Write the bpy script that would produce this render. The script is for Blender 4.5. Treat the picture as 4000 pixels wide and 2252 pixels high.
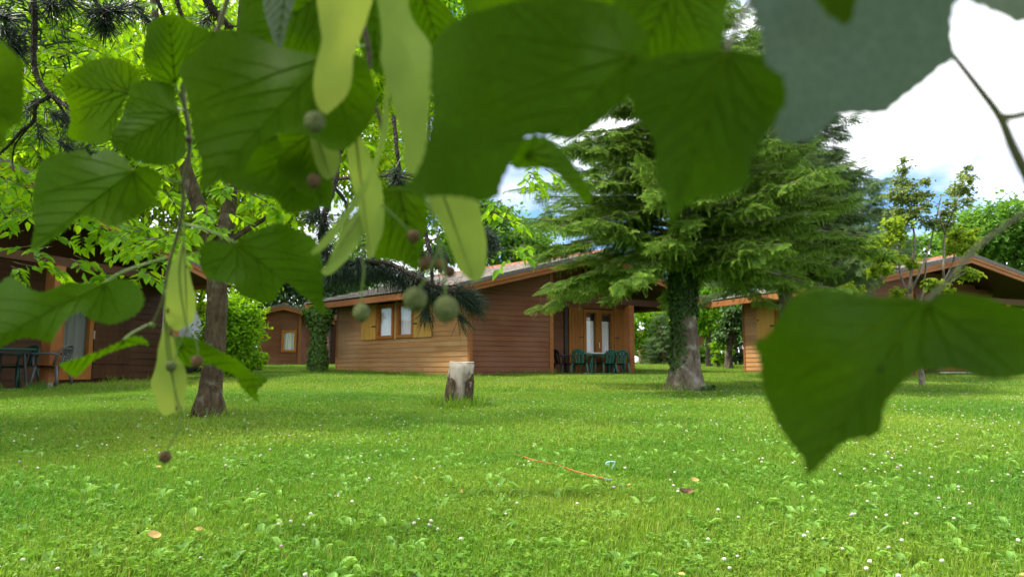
import bpy, bmesh, math, random
import numpy as np
from mathutils import Vector, Matrix, Euler
from mathutils.geometry import delaunay_2d_cdt

for o in list(bpy.data.objects): bpy.data.objects.remove(o)
S = bpy.context.scene
COL = S.collection
R = math.radians

# ------------------------------------------------------------------ camera
F = 2850.0; CX, CY = 2000.0, 1126.0; EYE = 0.70
PITCH = math.atan((1440 - CY) / F)
SLOPE = 0.0245
cam_d = bpy.data.cameras.new('camera'); cam = bpy.data.objects.new('camera', cam_d); COL.objects.link(cam)
cam.location = (0, 0, EYE); cam.rotation_euler = (R(90) + PITCH, 0, 0)
cam_d.sensor_width = 36; cam_d.lens = 36 * F / 4000; cam_d.clip_start = 0.02; cam_d.clip_end = 2000
cam_d.dof.use_dof = True; cam_d.dof.focus_distance = 2.6; cam_d.dof.aperture_fstop = 7.6
S.camera = cam

# ------------------------------------------------------------------ sky, sun, exposure
SUN_AZ, SUN_EL = R(-95), R(58)          # azimuth measured from +Y (view direction) towards +X
w = bpy.data.worlds.new('World'); S.world = w; w.use_nodes = True
nt = w.node_tree; nt.nodes.clear()
N = nt.nodes.new; LK = nt.links.new
out = N('ShaderNodeOutputWorld'); bg = N('ShaderNodeBackground'); bg.inputs[1].default_value = 0.115
sky = N('ShaderNodeTexSky'); sky.sky_type = 'NISHITA'; sky.sun_disc = False
sky.sun_elevation = SUN_EL; sky.sun_rotation = SUN_AZ; sky.air_density = 1.0; sky.dust_density = 1.0; sky.ozone_density = 1.5
tc = N('ShaderNodeTexCoord'); mp = N('ShaderNodeMapping'); mp.inputs['Scale'].default_value = (1.0, 1.0, 2.3)
mp.inputs['Location'].default_value = (7.7, 4.1, 0.9)
nz = N('ShaderNodeTexNoise'); nz.inputs['Scale'].default_value = 2.3; nz.inputs['Detail'].default_value = 9; nz.inputs['Roughness'].default_value = .56
rp = N('ShaderNodeValToRGB'); rp.color_ramp.elements[0].position = .36; rp.color_ramp.elements[1].position = .48
nz2 = N('ShaderNodeTexNoise'); nz2.inputs['Scale'].default_value = 3.1; nz2.inputs['Detail'].default_value = 4
rp2 = N('ShaderNodeValToRGB'); rp2.color_ramp.elements[0].position = .38; rp2.color_ramp.elements[1].position = .58
rp2.color_ramp.elements[0].color = (4.0, 4.25, 4.9, 1); rp2.color_ramp.elements[1].color = (10.0, 10.1, 10.3, 1)
skb = N('ShaderNodeMix'); skb.data_type = 'RGBA'; skb.blend_type = 'MULTIPLY'; skb.inputs[0].default_value = 1
skb.inputs[7].default_value = (.55, .74, 1.0, 1)
mx = N('ShaderNodeMix'); mx.data_type = 'RGBA'
LK(tc.outputs['Generated'], mp.inputs[0]); LK(mp.outputs[0], nz.inputs[0]); LK(mp.outputs[0], nz2.inputs[0])
LK(nz.outputs['Fac'], rp.inputs[0]); LK(nz2.outputs['Fac'], rp2.inputs[0])
LK(rp.outputs[0], mx.inputs[0]); LK(sky.outputs[0], skb.inputs[6]); LK(skb.outputs[2], mx.inputs[6]); LK(rp2.outputs[0], mx.inputs[7])
LK(mx.outputs[2], bg.inputs[0]); LK(bg.outputs[0], out.inputs[0])

sun_d = bpy.data.lights.new('sun', 'SUN'); sun = bpy.data.objects.new('sun', sun_d); COL.objects.link(sun)
sun_d.energy = 3.3; sun_d.angle = R(7); sun_d.color = (1, .94, .82)
sdir = Vector((math.sin(SUN_AZ) * math.cos(SUN_EL), math.cos(SUN_AZ) * math.cos(SUN_EL), math.sin(SUN_EL)))
sun.rotation_euler = sdir.to_track_quat('Z', 'Y').to_euler(); sun.location = (8, 8, 30)
vs = S.view_settings; vs.view_transform = 'Standard'; vs.look = 'None'; vs.gamma = 1; vs.use_curve_mapping = False
vs.exposure = 1.24
try:
    S.cycles.max_bounces = 4; S.cycles.diffuse_bounces = 2; S.cycles.glossy_bounces = 2; S.cycles.transmission_bounces = 4; S.cycles.transparent_max_bounces = 8
except Exception: pass

# ------------------------------------------------------------------ helpers
FW = Vector((0, math.cos(PITCH), math.sin(PITCH))); UP = Vector((0, -math.sin(PITCH), math.cos(PITCH)))
def P(px, py, D):                       # point seen at photo pixel (px,py) at depth D along the lens axis
    return Vector((0, 0, EYE)) + FW * D + Vector((1, 0, 0)) * ((px - CX) * D / F) + UP * ((CY - py) * D / F)
def PY(px, py, Y):                      # same, at world distance Y
    a = FW.y - UP.y * 0 + UP.y * ((CY - py) / F)
    return P(px, py, Y / a)
def gz(x, y):
    yy = min(max(y, -6), 46)
    return SLOPE * yy
def G(px, Y):                           # ground point under pixel column px at distance Y
    for _ in range(3):
        zc = gz(0, Y)
    D = Y * math.cos(PITCH) + (zc - EYE) * math.sin(PITCH)
    x = (px - CX) * D / F
    return Vector((x, Y, gz(x, Y)))

def tag(o, label=None, cat=None, group=None, kind=None):
    if label: o['label'] = label
    if cat: o['category'] = cat
    if group: o['group'] = group
    if kind: o['kind'] = kind
    return o
def empty(name, loc, rz=0):
    o = bpy.data.objects.new(name, None); COL.objects.link(o); o.location = loc; o.rotation_euler = (0, 0, rz)
    o.empty_display_size = .1
    return o
def link(name, me, mat=None, parent=None, smooth=False):
    if mat is not None and not me.materials: me.materials.append(mat)
    if smooth: me.polygons.foreach_set('use_smooth', [True] * len(me.polygons))
    o = bpy.data.objects.new(name, me); COL.objects.link(o)
    if parent is not None: o.parent = parent
    return o
def mesh_np(name, V, faces):            # faces: list of int arrays (n,k)
    me = bpy.data.meshes.new(name); V = np.asarray(V, dtype=np.float32).reshape(-1, 3)
    me.vertices.add(len(V)); me.vertices.foreach_set('co', V.ravel())
    faces = [np.asarray(f, dtype=np.int32) for f in faces if len(f)]
    nl = sum(f.size for f in faces); npoly = sum(len(f) for f in faces)
    me.loops.add(nl); me.polygons.add(npoly)
    me.loops.foreach_set('vertex_index', np.concatenate([f.ravel() for f in faces]))
    starts = []; st = 0
    for f in faces:
        k = f.shape[1]; starts.append(st + np.arange(len(f)) * k); st += f.size
    me.polygons.foreach_set('loop_start', np.concatenate(starts).astype(np.int32))
    me.update(calc_edges=True); me.validate()
    return me

class MB:
    def __init__(s): s.v = []; s.f = []
    def box(s, a, b, M=None):
        x0, y0, z0 = a; x1, y1, z1 = b; n = len(s.v)
        c = [(x0,y0,z0),(x1,y0,z0),(x1,y1,z0),(x0,y1,z0),(x0,y0,z1),(x1,y0,z1),(x1,y1,z1),(x0,y1,z1)]
        if M is not None: c = [tuple(M @ Vector(q)) for q in c]
        s.v += c; s.f += [tuple(n + i for i in q) for q in ((0,3,2,1),(4,5,6,7),(0,1,5,4),(1,2,6,5),(2,3,7,6),(3,0,4,7))]
        return s
    def hexa(s, c):
        n = len(s.v); s.v += [tuple(q) for q in c]
        s.f += [tuple(n + i for i in q) for q in ((0,3,2,1),(4,5,6,7),(0,1,5,4),(1,2,6,5),(2,3,7,6),(3,0,4,7))]; return s
    def tube(s, pts, rad, k=6, caps=True, wob=None):
        pts = [Vector(p) for p in pts]; m = len(pts)
        if not hasattr(rad, '__len__'): rad = [rad] * m
        n0 = len(s.v); ref = None
        for i, p in enumerate(pts):
            t = (pts[min(i + 1, m - 1)] - pts[max(i - 1, 0)])
            if t.length < 1e-9: t = Vector((0, 0, 1))
            t.normalize()
            if ref is None:
                ref = t.orthogonal().normalized()
            ref = (ref - t * ref.dot(t)).normalized(); b = t.cross(ref)
            for j in range(k):
                a = 2 * math.pi * j / k; r = rad[i] * (1 + (wob(i, j) if wob else 0))
                s.v.append(tuple(p + (ref * math.cos(a) + b * math.sin(a)) * r))
        for i in range(m - 1):
            for j in range(k):
                a = n0 + i * k + j; b_ = n0 + i * k + (j + 1) % k
                s.f.append((a, b_, b_ + k, a + k))
        if caps:
            s.f.append(tuple(n0 + j for j in reversed(range(k)))); s.f.append(tuple(n0 + (m - 1) * k + j for j in range(k)))
        return s
    def ball(s, c, r, nu=12, nv=8, ribs=0, sq=(1, 1, 1)):
        c = Vector(c); n0 = len(s.v)
        for i in range(nv + 1):
            th = math.pi * i / nv
            for j in range(nu):
                ph = 2 * math.pi * j / nu; rr = r * (1 + ribs * math.cos(5 * ph) * math.sin(th))
                s.v.append((c.x + rr * math.sin(th) * math.cos(ph) * sq[0], c.y + rr * math.sin(th) * math.sin(ph) * sq[1], c.z + rr * math.cos(th) * sq[2]))
        for i in range(nv):
            for j in range(nu):
                a = n0 + i * nu + j; b = n0 + i * nu + (j + 1) % nu
                s.f.append((a, a + nu, b + nu, b))
        return s
    def build(s, name, mat, parent=None, off=None, smooth=False):
        me = bpy.data.meshes.new(name)
        v = s.v if off is None else [tuple(Vector(q) - off) for q in s.v]
        me.from_pydata(v, [], s.f); me.update()
        return link(name, me, mat, parent, smooth)

def catmull(pts, n=8, closed=False):
    pts = [Vector(p) for p in pts]; m = len(pts); o = []
    rng = range(m) if closed else range(m - 1)
    for i in rng:
        if closed: p0, p1, p2, p3 = pts[(i-1) % m], pts[i], pts[(i+1) % m], pts[(i+2) % m]
        else: p0, p1, p2, p3 = pts[max(i-1, 0)], pts[i], pts[i+1], pts[min(i+2, m-1)]
        for k in range(n):
            t = k / n
            o.append(.5 * ((2*p1) + (p2-p0)*t + (2*p0-5*p1+4*p2-p3)*t*t + (3*p1-p0-3*p2+p3)*t*t*t))
    if not closed: o.append(pts[-1])
    return o

# ------------------------------------------------------------------ materials
def mat_new(name):
    m = bpy.data.materials.new(name); m.use_nodes = True; t = m.node_tree; t.nodes.clear()
    return m, t, t.nodes.new, t.links.new
def ramp(t, cols):
    r = t.nodes.new('ShaderNodeValToRGB'); e = r.color_ramp.elements
    while len(e) < len(cols): e.new(.5)
    for i, (p, c) in enumerate(cols): e[i].position = p; e[i].color = (*c, 1)
    return r
def m_basic(name, col, rough=.6, var=.25, scale=8, stretch=(1, 1, 1), bump=0, bscale=None, metal=0, spec=.4, objrand=0, coord='Object'):
    m, t, n, l = mat_new(name)
    o = n('ShaderNodeOutputMaterial'); b = n('ShaderNodeBsdfPrincipled'); l(b.outputs[0], o.inputs[0])
    b.inputs['Roughness'].default_value = rough; b.inputs['Metallic'].default_value = metal; b.inputs['Specular IOR Level'].default_value = spec
    tcn = n('ShaderNodeTexCoord'); mpn = n('ShaderNodeMapping'); mpn.inputs['Scale'].default_value = stretch
    l(tcn.outputs[coord], mpn.inputs[0])
    z = n('ShaderNodeTexNoise'); z.inputs['Scale'].default_value = scale; z.inputs['Detail'].default_value = 6; z.inputs['Roughness'].default_value = .65
    l(mpn.outputs[0], z.inputs[0])
    lo = tuple(c * (1 - var) for c in col); hi = tuple(min(c * (1 + var), 1) for c in col)
    r = ramp(t, [(.3, lo), (.7, hi)]); l(z.outputs['Fac'], r.inputs[0]); src = r.outputs[0]
    if objrand:
        oi = n('ShaderNodeObjectInfo'); mr = n('ShaderNodeMapRange'); mr.inputs[3].default_value = 1 - objrand; mr.inputs[4].default_value = 1 + objrand
        l(oi.outputs['Random'], mr.inputs[0]); hm = n('ShaderNodeMix'); hm.data_type = 'RGBA'; hm.blend_type = 'MULTIPLY'; hm.inputs[0].default_value = 1
        l(src, hm.inputs[6]); l(mr.outputs[0], hm.inputs[7]); src = hm.outputs[2]
    l(src, b.inputs['Base Color'])
    if bump:
        z2 = n('ShaderNodeTexNoise'); z2.inputs['Scale'].default_value = bscale or scale * 3; z2.inputs['Detail'].default_value = 5
        l(mpn.outputs[0], z2.inputs[0]); bp = n('ShaderNodeBump'); bp.inputs['Strength'].default_value = bump; bp.inputs['Distance'].default_value = .02
        l(z2.outputs['Fac'], bp.inputs['Height']); l(bp.outputs[0], b.inputs['Normal'])
    return m
def m_wood(name, col, fade=None, var=.3, grain=(1.2, 30, 30)):
    # stained boards: long grain along local X, knots, every board its own tone, weathered patches
    m, t, n, l = mat_new(name)
    o = n('ShaderNodeOutputMaterial'); b = n('ShaderNodeBsdfPrincipled'); l(b.outputs[0], o.inputs[0])
    b.inputs['Roughness'].default_value = .62; b.inputs['Specular IOR Level'].default_value = .18
    tcn = n('ShaderNodeTexCoord'); oi = n('ShaderNodeObjectInfo')
    ad = n('ShaderNodeVectorMath'); ad.operation = 'ADD'; l(tcn.outputs['Object'], ad.inputs[0]); l(oi.outputs['Location'], ad.inputs[1])
    sc = n('ShaderNodeVectorMath'); sc.operation = 'MULTIPLY'; sc.inputs[1].default_value = grain; l(ad.outputs[0], sc.inputs[0])
    z = n('ShaderNodeTexNoise'); z.inputs['Scale'].default_value = 1; z.inputs['Detail'].default_value = 7; z.inputs['Roughness'].default_value = .7; l(sc.outputs[0], z.inputs[0])
    r = ramp(t, [(.3, tuple(c * (1 - var) for c in col)), (.72, tuple(c * (1 + var) for c in col))]); l(z.outputs['Fac'], r.inputs[0])
    z3 = n('ShaderNodeTexNoise'); z3.inputs['Scale'].default_value = .9; z3.inputs['Detail'].default_value = 4; l(ad.outputs[0], z3.inputs[0])
    f = n('ShaderNodeMix'); f.data_type = 'RGBA'; r3 = ramp(t, [(.42, (0, 0, 0)), (.68, (.75, .75, .75))]); l(z3.outputs['Fac'], r3.inputs[0])
    l(r3.outputs[0], f.inputs[0]); l(r.outputs[0], f.inputs[6]); f.inputs[7].default_value = (*(fade or tuple(c * 1.25 for c in col)), 1)
    mr = n('ShaderNodeMapRange'); mr.inputs[3].default_value = .90; mr.inputs[4].default_value = 1.10; l(oi.outputs['Random'], mr.inputs[0])
    hm = n('ShaderNodeMix'); hm.data_type = 'RGBA'; hm.blend_type = 'MULTIPLY'; hm.inputs[0].default_value = 1
    l(f.outputs[2], hm.inputs[6]); l(mr.outputs[0], hm.inputs[7]); l(hm.outputs[2], b.inputs['Base Color'])
    bp = n('ShaderNodeBump'); bp.inputs['Strength'].default_value = .25; bp.inputs['Distance'].default_value = .006; l(z.outputs['Fac'], bp.inputs['Height']); l(bp.outputs[0], b.inputs['Normal'])
    return m
def m_leaf(name, col, trans=None, tw=.4, rough=.45, var=.3, island=True, gloss=.25, tipcol=None, nscale=40, objr=False, patch=False, net=False):
    # thin leaf: diffuse + light passing through + a waxy sheen, each leaf its own tone
    m, t, n, l = mat_new(name)
    o = n('ShaderNodeOutputMaterial'); b = n('ShaderNodeBsdfPrincipled'); tr = n('ShaderNodeBsdfTranslucent'); mxs = n('ShaderNodeMixShader')
    mxs.inputs[0].default_value = tw; l(b.outputs[0], mxs.inputs[1]); l(tr.outputs[0], mxs.inputs[2]); l(mxs.outputs[0], o.inputs[0])
    b.inputs['Roughness'].default_value = rough; b.inputs['Specular IOR Level'].default_value = gloss
    g = n('ShaderNodeNewGeometry'); tcn = n('ShaderNodeTexCoord'); z = n('ShaderNodeTexNoise'); z.inputs['Scale'].default_value = nscale; z.inputs['Detail'].default_value = 3
    l(tcn.outputs['Object'], z.inputs[0]); src = z.outputs['Fac']
    if island:
        mt = n('ShaderNodeMath'); mt.operation = 'MULTIPLY_ADD'; mt.inputs[1].default_value = .7; l(g.outputs['Random Per Island'], mt.inputs[0])
        mt2 = n('ShaderNodeMath'); mt2.operation = 'MULTIPLY'; mt2.inputs[1].default_value = .3; l(src, mt2.inputs[0]); l(mt2.outputs[0], mt.inputs[2]); src = mt.outputs[0]
    if objr:
        oi = n('ShaderNodeObjectInfo'); mt = n('ShaderNodeMath'); mt.operation = 'MULTIPLY_ADD'; mt.inputs[1].default_value = .45; l(oi.outputs['Random'], mt.inputs[0])
        mt2 = n('ShaderNodeMath'); mt2.operation = 'MULTIPLY'; mt2.inputs[1].default_value = .55; l(src, mt2.inputs[0]); l(mt2.outputs[0], mt.inputs[2]); src = mt.outputs[0]
    trans = trans or tuple(min(1, c * k) for c, k in zip(col, (1.6, 1.9, .8)))
    for colr, dst in ((col, b.inputs['Base Color']), (trans, tr.inputs['Color'])):
        r = ramp(t, [(.12, tuple(c * (1 - var) for c in colr)), (.5, colr), (.92, tuple(min(1, c * k * (1 + var)) for c, k in zip(colr, (1.25, 1, .9))))])
        l(src, r.inputs[0]); s2 = r.outputs[0]
        if tipcol:
            at = n('ShaderNodeAttribute'); at.attribute_name = 'tip'; mm = n('ShaderNodeMix'); mm.data_type = 'RGBA'
            l(at.outputs['Fac'], mm.inputs[0]); l(s2, mm.inputs[6]); mm.inputs[7].default_value = (*tipcol, 1); s2 = mm.outputs[2]
        if net:                         # fine net of veinlets between the ribs
            vo = n('ShaderNodeTexVoronoi'); vo.feature = 'DISTANCE_TO_EDGE'; vo.inputs['Scale'].default_value = 210; l(tcn.outputs['Object'], vo.inputs[0])
            rv = ramp(t, [(.0, (1.28, 1.25, 1.3)), (.10, (.94, .94, .94)), (.4, (1, 1, 1))]); l(vo.outputs['Distance'], rv.inputs[0])
            mv = n('ShaderNodeMix'); mv.data_type = 'RGBA'; mv.blend_type = 'MULTIPLY'; mv.inputs[0].default_value = .8; l(s2, mv.inputs[6]); l(rv.outputs[0], mv.inputs[7]); s2 = mv.outputs[2]
        if patch:                       # broad patches of fresher and drier turf
            oi2 = n('ShaderNodeObjectInfo'); zp = n('ShaderNodeTexNoise'); zp.inputs['Scale'].default_value = .45; zp.inputs['Detail'].default_value = 5; l(oi2.outputs['Location'], zp.inputs[0])
            rpp = ramp(t, [(.36, (.66, .84, .9)), (.5, (1, 1, 1)), (.64, (1.6, 1.18, 1.5))]); l(zp.outputs['Fac'], rpp.inputs[0])
            mp_ = n('ShaderNodeMix'); mp_.data_type = 'RGBA'; mp_.blend_type = 'MULTIPLY'; mp_.inputs[0].default_value = 1; l(s2, mp_.inputs[6]); l(rpp.outputs[0], mp_.inputs[7]); s2 = mp_.outputs[2]
        l(s2, dst)
    return m
def m_bark(name, c1, c2, scale=9, lichen=None):
    m, t, n, l = mat_new(name)
    o = n('ShaderNodeOutputMaterial'); b = n('ShaderNodeBsdfPrincipled'); l(b.outputs[0], o.inputs[0]); b.inputs['Roughness'].default_value = .9; b.inputs['Specular IOR Level'].default_value = .15
    tcn = n('ShaderNodeTexCoord'); mpn = n('ShaderNodeMapping'); mpn.inputs['Scale'].default_value = (1, 1, .35); l(tcn.outputs['Object'], mpn.inputs[0])
    v = n('ShaderNodeTexVoronoi'); v.inputs['Scale'].default_value = scale * 2.2; l(mpn.outputs[0], v.inputs[0])
    z = n('ShaderNodeTexNoise'); z.inputs['Scale'].default_value = scale; z.inputs['Detail'].default_value = 9; z.inputs['Roughness'].default_value = .72; l(mpn.outputs[0], z.inputs[0])
    r = ramp(t, [(.33, c1), (.66, c2)]); l(z.outputs['Fac'], r.inputs[0]); src = r.outputs[0]
    if lichen:
        z2 = n('ShaderNodeTexNoise'); z2.inputs['Scale'].default_value = scale * .55; z2.inputs['Detail'].default_value = 6; l(tcn.outputs['Object'], z2.inputs[0])
        r2 = ramp(t, [(.55, (0, 0, 0)), (.66, (1, 1, 1))]); l(z2.outputs['Fac'], r2.inputs[0]); f = n('ShaderNodeMix'); f.data_type = 'RGBA'
        l(r2.outputs[0], f.inputs[0]); l(src, f.inputs[6]); f.inputs[7].default_value = (*lichen, 1); src = f.outputs[2]
    l(src, b.inputs['Base Color'])
    ad = n('ShaderNodeMath'); ad.operation = 'ADD'; l(v.outputs['Distance'], ad.inputs[0]); l(z.outputs['Fac'], ad.inputs[1])
    bp = n('ShaderNodeBump'); bp.inputs['Strength'].default_value = .8; bp.inputs['Distance'].default_value = .03; l(ad.outputs[0], bp.inputs['Height']); l(bp.outputs[0], b.inputs['Normal'])
    return m

M = {}
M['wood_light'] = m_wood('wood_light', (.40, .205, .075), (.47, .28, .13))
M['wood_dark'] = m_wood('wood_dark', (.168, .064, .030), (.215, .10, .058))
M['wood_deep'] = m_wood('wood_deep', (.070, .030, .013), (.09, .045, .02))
M['wood_trim'] = m_wood('wood_trim', (.27, .10, .03), (.36, .16, .06))
M['wood_shutter'] = m_wood('wood_shutter', (.55, .30, .055), (.58, .34, .08), grain=(30, 30, 1.5))
M['wood_door'] = m_wood('wood_door', (.30, .115, .025), (.34, .15, .04), grain=(30, 30, 1.5))
M['wood_window'] = m_wood('wood_window', (.36, .12, .018), (.40, .16, .03), grain=(20, 20, 3))
M['verge'] = m_basic('verge', (.13, .12, .11), .9, .45, 14, bump=.4)
M['tiles'] = m_basic('roof_tiles', (.27, .24, .215), .9, .5, 5, bump=.5, bscale=18)
M['ridge_tile'] = m_basic('ridge_tile', (.34, .13, .075), .85, .45, 9)
M['concrete'] = m_basic('concrete', (.36, .34, .30), .9, .25, 6, bump=.2)
M['white_paint'] = m_basic('white_paint', (.72, .72, .70), .6, .1, 6)
M['iron'] = m_basic('iron', (.02, .02, .02), .5, .3, 20)
M['curtain'] = m_basic('curtain', (.78, .80, .83), .8, .12, 4, stretch=(30, 30, .4))
def m_glass():
    m, t, n, l = mat_new('glass')
    o = n('ShaderNodeOutputMaterial'); tr = n('ShaderNodeBsdfTransparent'); g = n('ShaderNodeBsdfGlossy'); g.inputs['Roughness'].default_value = .02
    lw = n('ShaderNodeLayerWeight'); lw.inputs[0].default_value = .5; pw_ = n('ShaderNodeMath'); pw_.operation = 'POWER'; pw_.inputs[1].default_value = 4; l(lw.outputs['Facing'], pw_.inputs[0]); mt = n('ShaderNodeMath'); mt.operation = 'MULTIPLY_ADD'; mt.inputs[1].default_value = .6; mt.inputs[2].default_value = .04
    l(pw_.outputs[0], mt.inputs[0]); x = n('ShaderNodeMixShader'); l(mt.outputs[0], x.inputs[0]); l(tr.outputs[0], x.inputs[1]); l(g.outputs[0], x.inputs[2]); l(x.outputs[0], o.inputs[0])
    return m
M['glass'] = m_glass()
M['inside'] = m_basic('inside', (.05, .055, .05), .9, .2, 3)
M['green_plastic'] = m_basic('green_plastic', (.010, .105, .07), .42, .2, 5, spec=.5)
M['green_dark'] = m_basic('green_dark', (.008, .05, .036), .45, .2, 5, spec=.4)
M['black_plastic'] = m_basic('black_plastic', (.016, .018, .018), .4, .2, 5, spec=.5)
M['grey_plastic'] = m_basic('grey_plastic', (.06, .065, .065), .45, .2, 5, spec=.5)
M['white_plastic'] = m_basic('white_plastic', (.66, .67, .66), .45, .08, 5, spec=.5)
M['leaf_lime'] = m_leaf('leaf_lime', (.036, .082, .0006), (.088, .21, .001), tw=.44, rough=.5, var=.30, island=False, gloss=.06, nscale=22, objr=True, net=True)
M['leaf_pale_glare'] = m_leaf('leaf_pale_glare', (.09, .135, .10), (.12, .18, .11), tw=.36, rough=.5, var=.2, island=False, gloss=.2, nscale=18, objr=True, net=True)  # pale grey-green; at top right it paints in the lens glare over the leaves
M['vein'] = m_leaf('leaf_vein', (.095, .19, .006), (.13, .28, .005), tw=.5, island=False, gloss=.03)
M['petiole'] = m_basic('petiole', (.11, .19, .025), .5, .25, 60)
M['twig'] = m_basic('lime_twig', (.075, .08, .02), .6, .4, 120)
M['twig_brown'] = m_basic('lime_twig_brown', (.06, .04, .022), .7, .4, 120)
M['bract'] = m_leaf('bract', (.25, .355, .075), (.30, .42, .055), tw=.42, var=.25, island=False, gloss=.08, nscale=40, objr=True)
M['bract_rib'] = m_basic('bract_rib', (.16, .20, .03), .5, .2, 60)
M['fruit'] = m_basic('lime_fruit', (.125, .15, .055), .85, .5, 140, bump=.4, spec=.15)
M['fruit_dry'] = m_basic('lime_fruit_dry', (.12, .075, .035), .85, .45, 200, bump=.4, spec=.15)
M['bark_left'] = m_bark('bark_left', (.032, .022, .012), (.12, .088, .052), 16, (.15, .13, .09))
M['bark_spruce'] = m_bark('bark_spruce', (.055, .042, .028), (.23, .19, .14), 8, (.29, .265, .225))
M['bark_back'] = m_bark('bark_back', (.06, .045, .03), (.20, .16, .12), 6)
M['bark_young'] = m_bark('bark_young', (.13, .11, .085), (.28, .25, .20), 14)
M['bark_pine'] = m_bark('bark_pine', (.022, .018, .015), (.07, .055, .045), 60)
M['spruce'] = m_leaf('spruce_needles', (.085, .175, .026), (.13, .28, .025), tw=.30, var=.4, tipcol=(.34, .52, .07), gloss=.06)
M['spruce_dark'] = m_leaf('spruce_needles_dark', (.09, .16, .065), (.12, .22, .06), tw=.28, var=.4, tipcol=(.22, .35, .11), gloss=.06)
M['pine'] = m_leaf('pine_needles', (.022, .050, .024), (.03, .07, .02), tw=.15, var=.4, gloss=.4, rough=.35)
M['leaf_bright'] = m_leaf('leaf_bright', (.13, .30, .012), (.36, .68, .010), tw=.45, var=.4, gloss=.12)
M['leaf_yellow'] = m_leaf('leaf_yellow', (.20, .36, .012), (.50, .78, .010), tw=.5, var=.35, gloss=.08)
M['leaf_mid'] = m_leaf('leaf_mid', (.085, .20, .025), (.19, .42, .025), tw=.42, var=.4, gloss=.12)
M['leaf_dark'] = m_leaf('leaf_dark', (.032, .075, .028), (.05, .13, .03), tw=.3, var=.4, gloss=.25)
M['leaf_maple'] = m_leaf('leaf_maple', (.19, .30, .03), (.40, .58, .03), tw=.5, var=.35, gloss=.2)
M['leaf_maple_top'] = m_leaf('leaf_maple_top', (.16, .24, .08), (.30, .40, .09), tw=.5, var=.35, gloss=.1)
M['ivy'] = m_leaf('ivy', (.045, .105, .02), (.06, .15, .018), tw=.25, var=.55, gloss=.2, rough=.45)
M['ivy_light'] = m_leaf('ivy_light', (.075, .16, .025), (.11, .24, .02), tw=.28, var=.55, gloss=.2, rough=.45)
M['grass'] = m_leaf('grass', (.135, .275, .026), (.20, .43, .02), tw=.36, var=.42, gloss=.08, patch=True)
M['grass_dry'] = m_leaf('grass_dry', (.30, .33, .10), (.36, .42, .08), tw=.35, var=.3, gloss=.1)
M['clover'] = m_leaf('clover', (.115, .255, .026), (.17, .38, .016), tw=.32, var=.35, gloss=.08, patch=True)
M['weed'] = m_leaf('weed', (.17, .36, .06), (.22, .45, .04), tw=.28, var=.4, gloss=.2, rough=.45)
M['flower'] = m_basic('clover_flower', (.58, .56, .44), .8, .25, 300)
M['flower_pink'] = m_basic('clover_flower_pink', (.52, .30, .42), .7, .25, 300)
M['dry_leaf'] = m_basic('dry_leaf', (.42, .29, .085), .8, .35, 60)
M['brown_leaf'] = m_basic('brown_leaf', (.20, .11, .05), .7, .4, 60)
M['cord'] = m_basic('cord', (.42, .12, .035), .8, .3, 200)
M['teal'] = m_basic('teal', (.30, .55, .52), .5, .15, 60)
M['steel'] = m_basic('steel', (.55, .56, .58), .35, .1, 60, metal=.8)
def m_ground():
    m, t, n, l = mat_new('ground')
    o = n('ShaderNodeOutputMaterial'); b = n('ShaderNodeBsdfPrincipled'); l(b.outputs[0], o.inputs[0]); b.inputs['Roughness'].default_value = .95; b.inputs['Specular IOR Level'].default_value = .1
    tcn = n('ShaderNodeTexCoord'); z = n('ShaderNodeTexNoise'); z.inputs['Scale'].default_value = 1.1; z.inputs['Detail'].default_value = 8; l(tcn.outputs['Object'], z.inputs[0])
    z2 = n('ShaderNodeTexNoise'); z2.inputs['Scale'].default_value = 45; z2.inputs['Detail'].default_value = 5; l(tcn.outputs['Object'], z2.inputs[0])
    r = ramp(t, [(.35, (.040, .100, .008)), (.65, (.070, .14, .014))]); l(z.outputs['Fac'], r.inputs[0])
    r2 = ramp(t, [(.3, (.55, .55, .55)), (.7, (1.2, 1.2, 1.2))]); l(z2.outputs['Fac'], r2.inputs[0])
    h = n('ShaderNodeMix'); h.data_type = 'RGBA'; h.blend_type = 'MULTIPLY'; h.inputs[0].default_value = 1; l(r.outputs[0], h.inputs[6]); l(r2.outputs[0], h.inputs[7]); l(h.outputs[2], b.inputs['Base Color'])
    bp = n('ShaderNodeBump'); bp.inputs['Strength'].default_value = .7; bp.inputs['Distance'].default_value = .03; l(z2.outputs['Fac'], bp.inputs['Height']); l(bp.outputs[0], b.inputs['Normal'])
    return m
M['ground'] = m_ground()
M['sand'] = m_basic('sand_path', (.42, .33, .22), .95, .25, 9, bump=.4)

# ------------------------------------------------------------------ ground
def build_ground():
    xs = np.concatenate([[-400, -200, -100, -60], np.linspace(-40, 40, 81), [60, 100, 200, 400]])
    ys = np.concatenate([[-60, -20, -6], np.linspace(-4, 50, 109), [60, 80, 120, 200, 400, 900]])
    V = np.array([(x, y, gz(x, y) + (.025 * math.sin(x * .9 + y * .35) * math.sin(y * .7 + 1) if 3 < y < 45 and abs(x) < 38 else 0)) for y in ys for x in xs])
    nx = len(xs); F_ = [(j * nx + i, j * nx + i + 1, (j + 1) * nx + i + 1, (j + 1) * nx + i) for j in range(len(ys) - 1) for i in range(nx - 1)]
    o = link('ground', mesh_np('ground', V, [np.array(F_)]), M['ground'], smooth=True); tag(o, 'sloping clover lawn between the cabins', None, None, 'structure')
    return o
build_ground()
def gzz(x, y): return gz(x, y) + (.025 * math.sin(x * .9 + y * .35) * math.sin(y * .7 + 1) if 3 < y < 45 else 0)
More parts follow.
